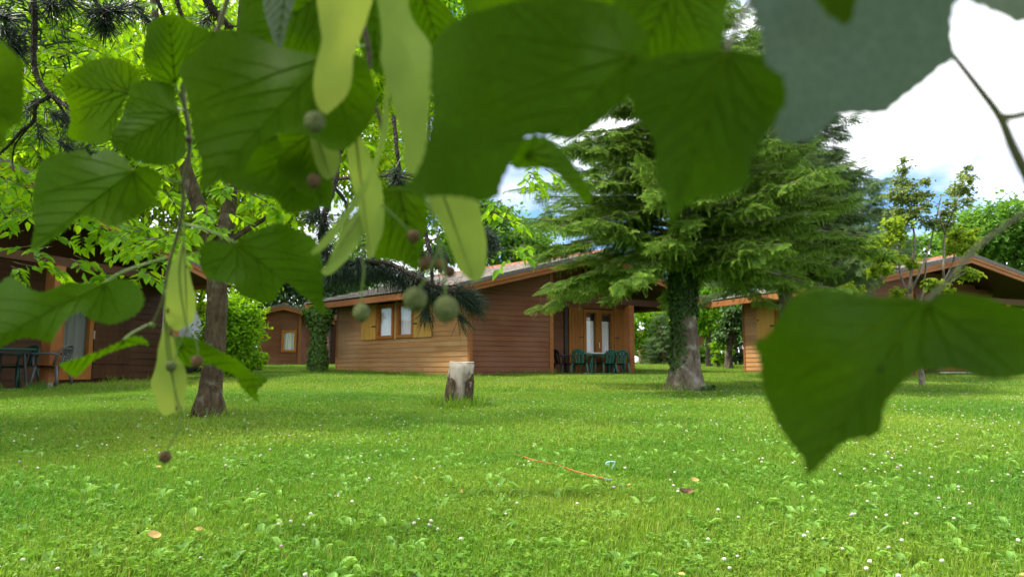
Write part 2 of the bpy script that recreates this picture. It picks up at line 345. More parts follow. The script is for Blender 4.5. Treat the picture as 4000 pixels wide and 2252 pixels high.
def strip(name, pts, wd, mat, lift, label):
    b = MB(); n = len(pts)
    L = []
    for i, (x, y) in enumerate(pts):
        a = pts[max(i-1, 0)]; c = pts[min(i+1, n-1)]; d = Vector((c[0]-a[0], c[1]-a[1])).normalized()
        for s in (-1, -.33, .33, 1):
            xx = x - d.y * wd * s; yy = y + d.x * wd * s; b.v.append((xx, yy, gzz(xx, yy) + lift))
    for i in range(n - 1):
        for k in range(3): q = i * 4 + k; b.f.append((q, q + 1, q + 5, q + 4))
    o = b.build(name, mat); tag(o, label, None, None, 'structure'); return o
strip('path', [(-5.6, 12.5), (-5.2, 14), (-6.2, 16), (-8.5, 19), (-11, 22)], .55, M['sand'], .03, 'narrow sandy footpath beside the left cabin')

# ------------------------------------------------------------------ cabins
BOARD_CACHE = {}
def board_mesh(L, h, mat, tin=.006, tout=.022):
    k = (round(L, 2), round(h, 3), mat.name)
    if k not in BOARD_CACHE:
        b = MB(); b.hexa([(0, 0, 0), (L, 0, 0), (L, -tout, 0), (0, -tout, 0), (0, 0, h), (L, 0, h), (L, -tin, h), (0, -tin, h)])
        b.f = [tuple(reversed(q)) for q in b.f]
        me = bpy.data.meshes.new('board'); me.from_pydata(b.v, [], b.f); me.update(); me.materials.append(mat); BOARD_CACHE[k] = me
    return BOARD_CACHE[k]
def wall_boards(par, p0, p1, z0, top, mat, openings=(), bh=.135, name='wall'):
    """lap-boarded wall from p0 to p1 (local u,v), outside on the right-hand side of p0->p1; top(s) height along it; openings (s0,s1,z0,z1)"""
    p0 = Vector(p0); p1 = Vector(p1); L = (p1 - p0).length; a = math.atan2(p1.y - p0.y, p1.x - p0.x)
    wl = bpy.data.objects.new(name, None); COL.objects.link(wl); wl.parent = par; wl.location = (p0.x, p0.y, 0); wl.rotation_euler = (0, 0, a); wl.empty_display_size = .1
    # solid core behind the boards, cut round the openings
    z = z0; rows = []
    zmax = max(top(s) for s in np.linspace(0, L, 21))
    while z < zmax - .02:
        zt = z + bh; zm = z + bh * .55
        ss = np.linspace(0, L, 101); ok = [s for s in ss if top(s) >= zm]
        if ok:
            segs = [(min(ok), max(ok))]
            for (s0, s1, oz0, oz1) in openings:
                if z + bh > oz0 + .03 and z < oz1 - .03:
                    ns = []
                    for (x, y) in segs:
                        if s1 <= x or s0 >= y: ns.append((x, y)); continue
                        if s0 > x + .02: ns.append((x, s0))
                        if s1 < y - .02: ns.append((s1, y))
                    segs = ns
            cut = []
            for (x, y) in segs:         # boards butt-jointed at staggered places
                if y - x > 4.4:
                    c_ = x + (y - x) * (.28 + .44 * ((len(BOARD_CACHE) * .37 + z * 5.3) % 1)); cut += [(x, c_ - .002), (c_ + .002, y)]
                else: cut.append((x, y))
            for (x, y) in cut:
                o = bpy.data.objects.new('board', board_mesh(y - x, bh + .012, mat)); COL.objects.link(o); o.parent = wl; o.location = (x, 0, z)
        z += bh
    return wl
def panel(par, name, a, b, mat): return MB().box(a, b).build(name, mat, par)
def shutter(par, s0, s1, z0, z1, y, mat, nb=4):
    """ledged board shutter lying against the wall; parent is the wall, y < 0 is outwards"""
    sh = bpy.data.objects.new('shutter', None); COL.objects.link(sh); sh.parent = par; sh.empty_display_size = .05
    w = (s1 - s0) / nb
    for i in range(nb): MB().box((s0 + i * w + .003, y - .028, z0), (s0 + (i + 1) * w - .003, y - (.001 if i % 2 else 0), z1)).build('plank', mat, sh)
    return sh
def shutter_flat(par, s0, s1, z0, z1, y, mat, hinge, nb=4):
    b = MB(); w = (s1 - s0) / nb
    for i in range(nb): b.box((s0 + i * w + .004, y - .028, z0), (s0 + (i + 1) * w - .004, y, z1))
    o = b.build('shutter', mat, par)
    return o
def casement(par, s0, s1, z0, z1, y=-.03, mat=None, curtain=True, fr=.09, low=0):
    mat = mat or M['wood_window']; wn = 'window'
    b = MB(); d0, d1 = y - .05, y + .06
    b.box((s0, d0, z0), (s0 + fr, d1, z1)).box((s1 - fr, d0, z0), (s1, d1, z1)).box((s0 + fr, d0, z1 - fr), (s1 - fr, d1, z1)).box((s0 + fr, d0, z0), (s1 - fr, d1, z0 + fr + low))
    w_ = b.build(wn, mat, par)
    MB().box((s0 - .02, d0 - .03, z0 - .04), (s1 + .02, d1, z0 - .001)).build('window_sill', mat, w_) if False else None
    return w_, (s0 + fr, s1 - fr, z0 + fr + low, z1 - fr, y)
def pane_and_curtain(par, g, top_gap=.0, cmat=None):
    x0, x1, z0, z1, y = g
    MB().box((x0 - .005, y + .0, z0 - .005), (x1 + .005, y + .006, z1 + .005)).build('pane', M['glass'], par)
    n = max(8, int((x1 - x0) / .03)); V = []; Fc = []
    for i in range(n + 1):
        x = x0 - .02 + (x1 - x0 + .04) * i / n; yy = y + .075 + .018 * math.sin(i * 1.7) + .008 * math.sin(i * .6)
        V += [(x, yy, z0 - .02), (x, yy, z1 - top_gap)]
    for i in range(n): q = 2 * i; Fc.append((q, q + 2, q + 3, q + 1))
    me = bpy.data.meshes.new('curtain'); me.from_pydata(V, [], Fc); me.update(); link('curtain', me, cmat or M['curtain'], par)
    MB().box((x0 - .1, y + .14, z0 - .1), (x1 + .1, y + .16, z1 + .1)).build('dark_backing', M['inside'], par)  # dark-coloured sheet stands in for the room's shade behind the curtain

def roof(par, W, m, ur, h, v0, v1, K=None):
    """two pitched slabs with bargeboards, gutter board and tiled top; ridge along v at u=ur"""
    def fin(b, nm, mt, pr):
        if K: b.v = [(*K(q[0], q[1]), q[2]) for q in b.v]
        return b.build(nm, mt, pr)
    hr = h + m * ur; mr = (hr - h) / (W - ur); T = .10
    top = MB()
    for (ua, za, ub, zb) in ((0, h, ur, hr), (ur, hr, W, h)):
        n = 2
        top.hexa([(ua, v0, za + .03), (ub, v0, zb + .03), (ub, v1, zb + .03), (ua, v1, za + .03), (ua, v0, za + T), (ub, v0, zb + T), (ub, v1, zb + T), (ua, v1, za + T)])
    rf = fin(top, 'roof', M['wood_deep'], par)
    cov = MB()
    rows = int(math.hypot(ur, hr - h) / .34)
    for (ua, za, ub, zb, sg) in ((0, h, ur, hr, 1), (W, h, ur, hr, -1)):
        for i in range(rows):
            a = i / rows; b_ = (i + 1) / rows; x0 = ua + (ub - ua) * a - sg * .05; x1 = ua + (ub - ua) * b_; z0 = za + (zb - za) * a + T; z1 = za + (zb - za) * b_ + T
            q = [(x0, v0 + .02, z0 + .045), (x1, v0 + .02, z1 + .012), (x1, v1 - .02, z1 + .012), (x0, v1 - .02, z0 + .045), (x0, v0 + .02, z0 + .075), (x1, v0 + .02, z1 + .045), (x1, v1 - .02, z1 + .045), (x0, v1 - .02, z0 + .075)]
            cov.hexa(q)
    c = fin(cov, 'tile_courses', M['tiles'], rf); c['kind'] = 'stuff'
    for (ua, za, ub, zb) in ((0, h, ur, hr), (ur, hr, W, h)):
        for (v, s) in ((v0, -1), (v1, 1)):
            ya, yb = (v - .045, v) if s < 0 else (v, v + .045)
            fin(MB().hexa([(ua, ya, za - .09), (ub, ya, zb - .09), (ub, yb, zb - .09), (ua, yb, za - .09), (ua, ya, za + .075), (ub, ya, zb + .075), (ub, yb, zb + .075), (ua, yb, za + .075)]), 'bargeboard', M['wood_trim'], rf)
            ya2, yb2 = (ya - .022, ya - .002) if s < 0 else (yb + .002, yb + .022)
            fin(MB().hexa([(ua, ya2, za + .012), (ub, ya2, zb + .012), (ub, yb2, zb + .012), (ua, yb2, za + .012), (ua, ya2, za + .085), (ub, ya2, zb + .085), (ub, yb2, zb + .085), (ua, yb2, za + .085)]), 'bargeboard_cap', M['wood_trim'], rf)
            fin(MB().hexa([(ua - .02, ya - .03, za + .088), (ub, ya - .03, zb + .088), (ub, yb + .05, zb + .088), (ua - .02, yb + .05, za + .088), (ua - .02, ya - .03, za + .19), (ub, ya - .03, zb + .19), (ub, yb + .05, zb + .19), (ua - .02, yb + .05, za + .19)]), 'verge', M['verge'], rf)
    for (u, s) in ((0, -1), (W, 1)):
        a, b_ = (u - .05, u - .003) if s < 0 else (u + .003, u + .05)
        fin(MB().box((a, v0 + .05, h - .07), (b_, v1 - .05, h + .10)), 'eave_board', M['wood_trim'], rf)
    nt_ = int((v1 - v0) / .42)
    rb = MB(); tmpl = None
    for i in range(nt_):
        y0 = v0 + i * .42; y1 = y0 + .45
        k = MB().tube([(0, 0, 0), (0, .45, .012)], [.115, .10], 8)
        if tmpl is None:
            me = bpy.data.meshes.new('ridge_tile'); me.from_pydata(k.v, [], k.f); me.update(); me.materials.append(M['ridge_tile']); tmpl = me
        o = link('ridge_tile', tmpl, None, rf); o.location = (*(K(ur, y0) if K else (ur, y0)), hr + T + .02); o.rotation_euler = (0, 0, math.atan2(-(K(0, 1)[0]), K(0, 1)[1]) if K else 0)
    return rf

def rooftop(W, m, ur, h):
    hr = h + m * ur
    return lambda u: (h + m * u if u <= ur else hr - (hr - h) * (u - ur) / (W - ur))

def big_cabin(origin, rz, W, m, ur, h, label, K, uc, vc, ud, up_, vd, vb, pe, door, wins, shut, depth):
    """K maps plan coordinates (u along the gable, v along the side wall) to the local frame; the two walls meet at a slightly open angle"""
    c = empty('cabin', origin, rz); tag(c, label, 'cabin'); rt = rooftop(W, m, ur, h)
    def kb(nm, a, b, mt, par=None):
        q = MB().box(a, b); q.v = [(*K(x, y), z) for x, y, z in q.v]; return q.build(nm, mt, par or c)
    L = (Vector(K(uc, vb)) - Vector(K(uc, vc))).length
    # sunlit side wall with the two-light window (from back corner to front corner)
    ops = [(vb - a, vb - b, 1.14, 2.16) for a, b in wins]
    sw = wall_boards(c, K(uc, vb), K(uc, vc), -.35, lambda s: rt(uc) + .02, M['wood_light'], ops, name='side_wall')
    for (s0, s1, z0, z1) in ops:
        w_, g = casement(sw, s0 + .01, s1 - .01, z0, z1); pane_and_curtain(w_, g)
        MB().box((s0, -.016, z0 - .14), (s1, -.004, z0 - .001)).build('apron_board', M['wood_light'], sw)
    MB().box((ops[0][1] + .005, -.055, 1.12), (ops[1][0] - .005, .02, 2.17)).build('mullion_post', M['wood_light'], sw)
    for k, (a, b) in enumerate(shut):
        s0, s1 = vb - a, vb - b; sh = shutter_flat(sw, s0, s1, 1.13, 2.17, -.035, M['wood_shutter'], 1)
        hx = (s1 - .2, s1) if k == 0 else (s0, s0 + .2); MB().box((hx[0], -.08, 1.50), (hx[1], -.066, 1.54)).build('hinge_strap', M['iron'], sh)
        hx = (s0 + .03, s0 + .09) if k == 0 else (s1 - .09, s1 - .03); MB().box((hx[0], -.08, 1.70), (hx[1], -.066, 1.74)).build('catch', M['iron'], sh)
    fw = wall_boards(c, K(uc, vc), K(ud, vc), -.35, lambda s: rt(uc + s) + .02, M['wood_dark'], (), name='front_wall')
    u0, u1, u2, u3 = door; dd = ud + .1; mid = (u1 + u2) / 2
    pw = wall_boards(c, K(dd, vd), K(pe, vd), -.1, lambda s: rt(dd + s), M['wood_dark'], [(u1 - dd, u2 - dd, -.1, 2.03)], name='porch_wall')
    for (a, b) in ((u1, mid - .003), (mid + .003, u2)):
        wd, g = casement(pw, a - dd, b - dd, .18, 2.03, y=-.04, mat=M['wood_door'], fr=.10, low=.42); wd.name = 'door_leaf'; pane_and_curtain(wd, g, .24)
    MB().tube([(mid - dd - .03, -.10, 1.02), (mid - dd - .03, -.14, 1.04), (mid - dd - .03, -.14, .88)], .012, 6).build('door_handle', M['steel'], wd)
    for k, (a, b) in enumerate(((u0, u1 - .01), (u2 + .02, u3))):
        s0, s1 = a - dd, b - dd; sh = shutter_flat(pw, s0, s1, .16, 2.07, -.05, M['wood_door'], 1, 5)
        cx = s1 - .16 if k == 0 else s0 + .02; MB().box((cx, -.092, 1.18), (cx + .16, -.08, 1.215)).build('hinge_strap', M['iron'], sh)
    MB().box((u0 - dd - .14, -.06, .05), (u0 - dd - .03, -.02, 2.1)).build('dark_strip', M['iron'], pw)  # narrow dark upright strip left of the door shutter
    MB().box((u1 - dd, -.10, -.1), (u2 - dd, -.03, .155)).build('door_step', M['white_paint'], pw)
    wall_boards(c, K(pe, vd), K(pe, vb), -.1, lambda s: rt(pe), M['wood_dark'], (), bh=.27, name='far_wall')
    wall_boards(c, K(pe, vb), K(uc, vb), -.1, lambda s: rt(pe - s), M['wood_dark'], (), bh=.27, name='back_wall')
    wall_boards(c, K(ud, vc), K(ud, vd), -.35, lambda s: rt(ud), M['wood_dark'], (), bh=.27, name='porch_return')
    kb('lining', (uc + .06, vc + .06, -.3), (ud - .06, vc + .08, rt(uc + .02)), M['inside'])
    kb('corner_trim', (uc - .035, vc - .035, -.35), (uc + .055, vc + .05, rt(uc) - .01), M['wood_trim'])
    kb('corner_trim', (uc - .03, vb - .05, -.35), (uc + .05, vb + .035, rt(uc) - .01), M['wood_trim'])
    kb('corner_trim', (ud - .005, vc - .04, -.35), (ud + .11, vc + .08, rt(ud) - .02), M['wood_trim'])
    for u in (up_, W - .7):
        kb('post', (u - .09, vc - .09, .06), (u + .09, vc + .09, 2.12), M['wood_trim']); kb('post_foot', (u - .05, vc - .05, -.2), (u + .05, vc + .05, .06), M['steel'])
    kb('beam', (ud + .16, vc - .07, 2.125), (W - .5, vc + .07, 2.30), M['wood_deep']); kb('beam', (W - .76, vc + .09, 2.125), (W - .64, vb, 2.28), M['wood_deep'])
    kb('porch_floor', (ud + .12, vc - .25, -.35), (pe + .5, vd - .12, -.01), M['concrete'])
    roof(c, W, m, ur, h, 0, depth, K)
    return c
KM = lambda u, v: (u - .2247 * v, .9744 * v)
main_cabin = big_cabin((-1.32, 17.98, .44), R(31), 8.66, .259, 4.6, 2.20, 'brown boarded cabin behind the stump with yellow shutters and green chairs on its porch', KM,
    .75, .58, 3.20, 6.05, 1.5, 7.1, 7.1, (4.66, 5.19, 6.33, 6.88), ((4.78, 3.90), (3.76, 2.93)), ((5.62, 4.83), (2.97, 2.12)), 7.7)
right_cabin = big_cabin((8.34, 18.6, .46), R(21.8), 9.98, .208, 5.0, 2.27, 'brown boarded cabin at right, wide gabled porch roof behind the young maple', lambda u, v: (u, v),
    .75, .45, 3.08, 7.0, 1.65, 4.55, 8.2, (4.9, 5.5, 6.9, 7.5), ((3.04, 2.16), (2.02, 1.19)), ((3.88, 3.09), (1.23, .55)), 5.1)

# left cabin: faces the lawn, seen along its porch front
def left_cabin():
    th = R(73); W = 11.0; tipR = Vector((-6.98, 17.0)); u = Vector((math.cos(th), math.sin(th)))
    o = tipR - u * W; zf = .36
    c = empty('cabin', (o.x, o.y, zf), th); tag(c, 'shaded dark brown cabin at far left with a porch post and half glazed door', 'cabin')
    h = 2.32; ur = 5.5; m = .25; rt = rooftop(W + .35, m, ur, h)
    q = lambda w_: W - w_
    vd = 1.65; vc = .45
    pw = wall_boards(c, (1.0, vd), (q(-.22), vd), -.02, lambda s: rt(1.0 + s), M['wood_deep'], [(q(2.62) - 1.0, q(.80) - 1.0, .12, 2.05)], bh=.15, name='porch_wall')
    s0 = q(2.62) - 1.0
    wd, g = casement(pw, s0 - .02, s0 + .80, .12, 2.05, y=-.04, mat=M['wood_door'], fr=.10, low=.25); wd.name = 'door_leaf'
    pane_and_curtain(wd, g, .02, m_basic('dim_curtain', (.16, .20, .19), .8, .15, 3, stretch=(20, 20, .3)))
    sh = bpy.data.objects.new('door_leaf', None); COL.objects.link(sh); sh.parent = pw
    for i in range(6): MB().box((s0 + .84 + i * .165, -.075, .14), (s0 + 1.0 + i * .165, -.04, 2.03)).build('plank', M['wood_deep'], sh)
    MB().box((s0 + .84, -.095, .45), (s0 + 1.83, -.078, .55)).build('ledge', M['wood_deep'], sh)
    MB().box((s0 + .84, -.095, 1.55), (s0 + 1.83, -.078, 1.65)).build('ledge', M['wood_deep'], sh)
    MB().box((s0 + .79, -.11, .98), (s0 + .82, -.08, 1.16)).build('lock_plate', M['steel'], wd)
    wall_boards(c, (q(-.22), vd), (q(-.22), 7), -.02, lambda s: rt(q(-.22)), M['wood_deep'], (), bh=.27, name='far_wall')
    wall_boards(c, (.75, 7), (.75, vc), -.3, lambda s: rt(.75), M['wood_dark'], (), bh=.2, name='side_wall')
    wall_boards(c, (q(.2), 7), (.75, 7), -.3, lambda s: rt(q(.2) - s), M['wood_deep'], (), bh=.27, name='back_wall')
    for w_ in (3.78, .8, 7.4):
        MB().box((q(w_) - .11, vc - .11, .1), (q(w_) + .11, vc + .11, 2.25)).build('post', M['wood_trim'], c)
        MB().box((q(w_) - .05, vc - .05, -.2), (q(w_) + .05, vc + .05, .1)).build('post_foot', M['steel'], c)
    MB().box((.8, vc - .07, 2.252), (W - .5, vc + .07, 2.42)).build('beam', M['wood_deep'], c)
    MB().box((.8, vc - .35, -.4), (W - .3, vd - .03, -.03)).build('porch_floor', M['concrete'], c)
    roof(c, W + .35, m, ur, h, 0, 7.6)
    return c
left_c = left_cabin()

def small_cabin(loc, rz, W, m, h, depth, label, win=None, mat='wood_dark', post=True):
    c = empty('cabin', loc, rz); tag(c, label, 'cabin'); ur = W / 2; rt = rooftop(W, m, ur, h)
    ops = [win] if win else []
    fw = wall_boards(c, (.4, .4), (W - .9, .4), -.5, lambda s: rt(.4 + s), M[mat], ops, bh=.17, name='front_wall')
    if win:
        w_, g = casement(fw, *win, fr=.1); pane_and_curtain(w_, g)
        for (za, zb) in ((win[2] - .17, win[2] - .002), (win[3] + .002, win[3] + .17)): MB().box((win[0], -.016, za), (win[1], -.004, zb)).build('apron_board', M[mat], fw)
    wall_boards(c, (.4, depth - .3), (.4, .4), -.5, lambda s: rt(.4), M[mat], (), bh=.25, name='side_wall')
    wall_boards(c, (W - .9, .4), (W - .9, depth - .3), -.5, lambda s: rt(W - .9), M[mat], (), bh=.25, name='side_wall')
    MB().box((W * .70, .33, -.4), (W * .70 + .12, .378, rt(W * .7) - .05)).build('upright', M['wood_trim'], c)
    if post:
        MB().box((W - .30, .3, .25), (W - .12, .48, h + .0)).build('post', M['wood_trim'], c)
        MB().box((W - .30, .3, -.4), (W - .12, .48, .25)).build('post_foot', M['white_paint'], c)
    roof(c, W, m, ur, h, 0, depth)
    return c
# gable cabin behind the clipped bush
g0 = G(960, 33); small_cabin((g0.x, 33, .72), R(6), 3.15, .26, 2.35, 6, 'small brown gabled cabin with one curtained window beyond the clipped bush', win=(1.05, 1.72, .75, 1.75))
g0 = G(1262, 38); small_cabin((g0.x, 38, .85), R(20), 4.6, .22, 2.35, 5, 'dark cabin glimpsed between the ivy pillar and the main cabin', mat='wood_deep', post=False)
g0 = G(2480, 46); small_cabin((g0.x, 46, 1.0), R(-8), 5.2, .10, 1.9, 6, 'low brown cabin far off, seen under the porch roof beside the spruce trunk', post=False)

# ------------------------------------------------------------------ porch furniture
def chair_parts(mat):
    """moulded armchair: parts in local coords, front towards -y"""
    parts = []
    n = 8; V = []; Fc = []
    for j in range(n + 1):
        for i in range(n + 1):
            x = -.22 + .44 * i / n; y = -.22 + .42 * j / n; x *= (1.0 - .12 * j / n)
            V.append((x, y, .42 - .02 * math.sin(math.pi * i / n) * math.sin(math.pi * j / n) + .015 * (1 - j / n) - (.03 if j == 0 else 0)))
    for j in range(n):
        for i in range(n): a = j * (n + 1) + i; Fc.append((a, a + 1, a + n + 2, a + n + 1))
    m2 = len(V); V += [(x, y, z - .022) for (x, y, z) in V]; Fc += [tuple(reversed([q + m2 for q in f])) for f in Fc]
    parts.append(('seat', V, Fc))
    # backrest: arched rim with vertical slats and open gaps
    b = MB(); rim = []
    for k in range(15):
        a = math.pi * k / 14; x = .215 * math.cos(a); zz = .44 + .36 * math.sin(a) ** .55; rim.append(Vector((x, .19 + .10 * (zz - .44) / .36 - .05 * (x / .2) ** 2, zz)))
    b.tube(rim, .021, 6)
    for x in (-.105, 0, .105):
        hgt = .44 + .36 * (1 - (x / .215) ** 2) ** .28
        pts = [Vector((x * .85, .19 - .05 * (x / .2) ** 2, .42)), Vector((x, .235 - .05 * (x / .2) ** 2, .6)), Vector((x, .29 - .05 * (x / .2) ** 2, hgt))]
        p = catmull(pts, 4)
        for i in range(len(p) - 1):
            w0 = .034; w1 = .034; q0, q1 = p[i], p[i + 1]
            b.hexa([(q0.x - w0, q0.y - .006, q0.z), (q0.x + w0, q0.y - .006, q0.z), (q0.x + w0, q0.y + .006, q0.z), (q0.x - w0, q0.y + .006, q0.z), (q1.x - w1, q1.y - .006, q1.z), (q1.x + w1, q1.y - .006, q1.z), (q1.x + w1, q1.y + .006, q1.z), (q1.x - w1, q1.y + .006, q1.z)])
    for i in range(5):
        x0 = -.17 + .068 * i; b.box((x0, .262 - .04 * ((x0 + .03) / .2) ** 2, .70), (x0 + .068, .285 - .04 * ((x0 + .03) / .2) ** 2, .775))
    parts.append(('backrest', b.v, b.f))
    for sx in (-1, 1):
        a = MB(); a.tube(catmull([(sx * .21, .20, .62), (sx * .265, .08, .645), (sx * .27, -.14, .635), (sx * .245, -.21, .58), (sx * .235, -.20, .42)], 5), [.022] * 21, 6)
        parts.append(('armrest', a.v, a.f))
        for (y, yb) in ((-.19, -.24), (.17, .25)):
            l_ = MB(); l_.tube([(sx * .20, y, .42), (sx * .235, (y + yb) / 2, .2), (sx * .265, yb, 0)], [.034, .026, .020], 6); parts.append(('leg', l_.v, l_.f))
    return [(nm, (lambda me: me)(bpy.data.meshes.new(nm)), v, f, mat) for nm, v, f in parts]
CH = {}
def chair(loc, rz, matname, label, group):
    if matname not in CH:
        lst = []
        for nm, me, v, f, _ in chair_parts(M[matname]):
            me.from_pydata([tuple(q) for q in v], [], f); me.update(); me.materials.append(M[matname]); me.polygons.foreach_set('use_smooth', [True] * len(me.polygons)); lst.append((nm, me))
        CH[matname] = lst
    c = empty('chair', loc, rz); tag(c, label, 'chair', group)
    for nm, me in CH[matname]: link(nm, me, None, c)
    return c
def table(loc, rz, L, Wd, matt, matl, label):
    t = empty('table', loc, rz); tag(t, label, 'table')
    MB().box((-L/2, -Wd/2, .70), (L/2, Wd/2, .735)).build('table_top', matt, t)
    MB().box((-L/2 + .05, -Wd/2 + .05, .64), (L/2 - .05, Wd/2 - .05, .699)).build('apron', matl, t)
    for sx in (-1, 1):
        for sy in (-1, 1):
            MB().tube([(sx * (L/2 - .14), sy * (Wd/2 - .12), .66), (sx * (L/2 - .08), sy * (Wd/2 - .07), 0)], [.03, .022], 8).build('leg', matl, t)
    return t
def on_cabin(c, u, v, z=0): 
    return Matrix.Translation(c.location) @ Matrix.Rotation(c.rotation_euler.z, 4, 'Z') @ Vector((u, v, z))
bpy.context.view_layer.update()
fl = -.008
def mp_(u, v): return on_cabin(main_cabin, *KM(u, v), fl)
table(mp_(5.35, .92), R(31), 1.35, .7, M['white_plastic'], M['green_plastic'], 'white topped table with green legs on the main cabin porch')
gch = 'plastic chairs on the main cabin porch'
chair(mp_(4.98, .40), R(31 + 176), 'green_plastic', 'green chair backing onto the lawn, left one of the pair', gch)
chair(mp_(5.42, .36), R(31 + 160), 'green_plastic', 'green chair with oval back gap, right one of the pair backing onto the lawn', gch)
chair(mp_(4.02, .95), R(31 + 85), 'black_plastic', 'dark chair at the left end of the porch table, half behind the corner post', gch)
chair(mp_(4.12, .42), R(31 + 130), 'green_plastic', 'green chair turned sideways just right of the corner post', gch)
chair(mp_(5.98, .95), R(31 - 70), 'black_plastic', 'black chair at the right end of the porch table', gch)
lq = lambda w_, v, z=-.028: on_cabin(left_c, 11.0 - w_, v, z)
chair(lq(3.85, .30), R(73 + 200), 'grey_plastic', 'dark grey chair on the left cabin porch, nearest its post', 'plastic chairs on the left cabin porch')
table(lq(4.75, .75), R(73), 1.2, .8, M['green_dark'], M['black_plastic'], 'green table on the left cabin porch behind the grey chair')
chair(lq(3.9, 1.05), R(73 - 90), 'green_dark', 'green chair behind the table on the left cabin porch', 'plastic chairs on the left cabin porch')

# ------------------------------------------------------------------ foliage tools
def leaves_mesh(name, pos, dirs, nrm, ln, wd, fold=.18, shape='ovate'):
    """many small folded leaf blades as one mesh"""
    pos = np.asarray(pos); n = len(pos); d = np.asarray(dirs); d = d / (np.linalg.norm(d, axis=1, keepdims=True) + 1e-9)
    nn = np.asarray(nrm); s = np.cross(d, nn); s /= (np.linalg.norm(s, axis=1, keepdims=True) + 1e-9); u = np.cross(s, d)
    ln = np.broadcast_to(np.asarray(ln), (n,))[:, None]; wd = np.broadcast_to(np.asarray(wd), (n,))[:, None]
    a, b = ((.30, .47), (.68, .36)) if shape == 'ovate' else ((.35, .5), (.7, .34))
    V = np.stack([pos, pos + d * ln * a[0] + s * wd * a[1] + u * wd * fold, pos + d * ln * b[0] + s * wd * b[1] + u * wd * fold * .6 - u * ln * .05, pos + d * ln - u * ln * .16,
                  pos + d * ln * b[0] - s * wd * b[1] + u * wd * fold * .6 - u * ln * .05, pos + d * ln * a[0] - s * wd * a[1] + u * wd * fold], 1).reshape(-1, 3)
    i = np.arange(n)[:, None] * 6
    Fq = np.concatenate([i + np.array([0, 1, 2, 3]), i + np.array([0, 3, 4, 5])])
    return mesh_np(name, V, [Fq])
def rnd_unit(rng, n):
    v = rng.normal(size=(n, 3)); return v / np.linalg.norm(v, axis=1, keepdims=True)
def clump_points(rng, lobes, n, shell=.55, clumps=60, spread=.28):
    """points in clumps through ellipsoid lobes (cx,cy,cz,rx,ry,rz), with outward normals"""
    vol = np.array([l[3] * l[4] * l[5] for l in lobes]) ** .7; vol /= vol.sum(); P_ = []; Nn = []
    for l, w_ in zip(lobes, vol):
        k = max(6, int(clumps * w_)); m = max(10, int(n * w_))
        dirs = rnd_unit(rng, k); rad = shell + (1 - shell) * rng.random((k, 1)) ** .6
        cc = dirs * rad; idx = rng.integers(0, k, m)
        p = cc[idx] + rng.normal(size=(m, 3)) * spread * np.array([1, 1, .7]) * (0.6 + .8 * rng.random((m, 1)))
        nrm = p * .7 + dirs[idx] * .6
        P_.append(p * np.array(l[3:6]) + np.array(l[:3])); Nn.append(nrm)
    return np.concatenate(P_), np.concatenate(Nn)
def crown(name, parent, rng, lobes, n, mat, ln, wd, clumps=60, shell=.55, spread=.25, droop=.5):
    p, nr = clump_points(rng, lobes, n, shell, clumps, spread); m = len(p)
    nr = nr / (np.linalg.norm(nr, axis=1, keepdims=True) + 1e-9)
    up = np.tile([0, 0, 1.], (m, 1)); nn = nr * .6 + up * .7 + rnd_unit(rng, m) * .55
    d = rnd_unit(rng, m) * .8 + nr * .8 - up * droop
    o = link(name, leaves_mesh(name, p, d, nn, ln * (.6 + .8 * rng.random(m)), wd * (.6 + .8 * rng.random(m))), mat, parent); o['kind'] = 'stuff'
    return o
def limb(b, rng, p0, p1, r0, r1, k=7, bend=.08, n=6):
    p0 = Vector(p0); p1 = Vector(p1); L = (p1 - p0).length; q = []
    off = Vector(rng.normal(size=3)) * L * bend
    for i in range(n + 1):
        t = i / n; q.append(p0.lerp(p1, t) + off * math.sin(math.pi * t) + Vector(rng.normal(size=3)) * L * .012)
    b.tube(q, [r0 + (r1 - r0) * (i / n) for i in range(n + 1)], k); return q
def broadleaf(px, Y, label, lobes_px, n, mat, ln, wd, trunk_r=.14, bark='bark_back', seed=0, clumps=70, name='broadleaf_tree', group=None, extra=None, shell=.5, spread=.25):
    """lobes_px: (px, py, radius_m x, z[, dy]) placed at distance Y; trunk rises from the ground at px"""
    rng = np.random.default_rng(seed); g = G(px, Y); t = empty(name, g); tag(t, label, 'tree', group)
    lob = []
    for L_ in lobes_px:
        dy = L_[4] if len(L_) > 4 else 0; c = PY(L_[0], L_[1], Y + dy) - g; lob.append((c.x, c.y, c.z, L_[2], L_[2] * .9, L_[3]))
    b = MB(); topz = max(l[2] for l in lob); cxm = np.mean([l[0] for l in lob])
    main = limb(b, rng, (0, 0, -.2), (cxm * .5, 0, topz * .75), trunk_r, trunk_r * .35, 9, .03, 8)
    for l in lob:
        s = main[min(8, max(3, int(8 * .6 * max(l[2], .5) / max(topz, .6))))]
        limb(b, rng, s, (l[0], l[1], l[2] + l[5] * .3), trunk_r * .45, trunk_r * .1, 6, .08)
        for _ in range(3):
            e = Vector((l[0], l[1], l[2])) + Vector(rng.normal(size=3)) * .5 * l[3]; limb(b, rng, (l[0] * .6 + s.x * .4, l[1] * .6 + s.y * .4, l[2] * .6 + s.z * .4), e, trunk_r * .2, trunk_r * .04, 5, .1, 4)
    b.build('trunk', M[bark], t, smooth=True)
    crown('crown', t, rng, lob, n, M[mat], ln, wd, clumps, shell, spread)
    return t

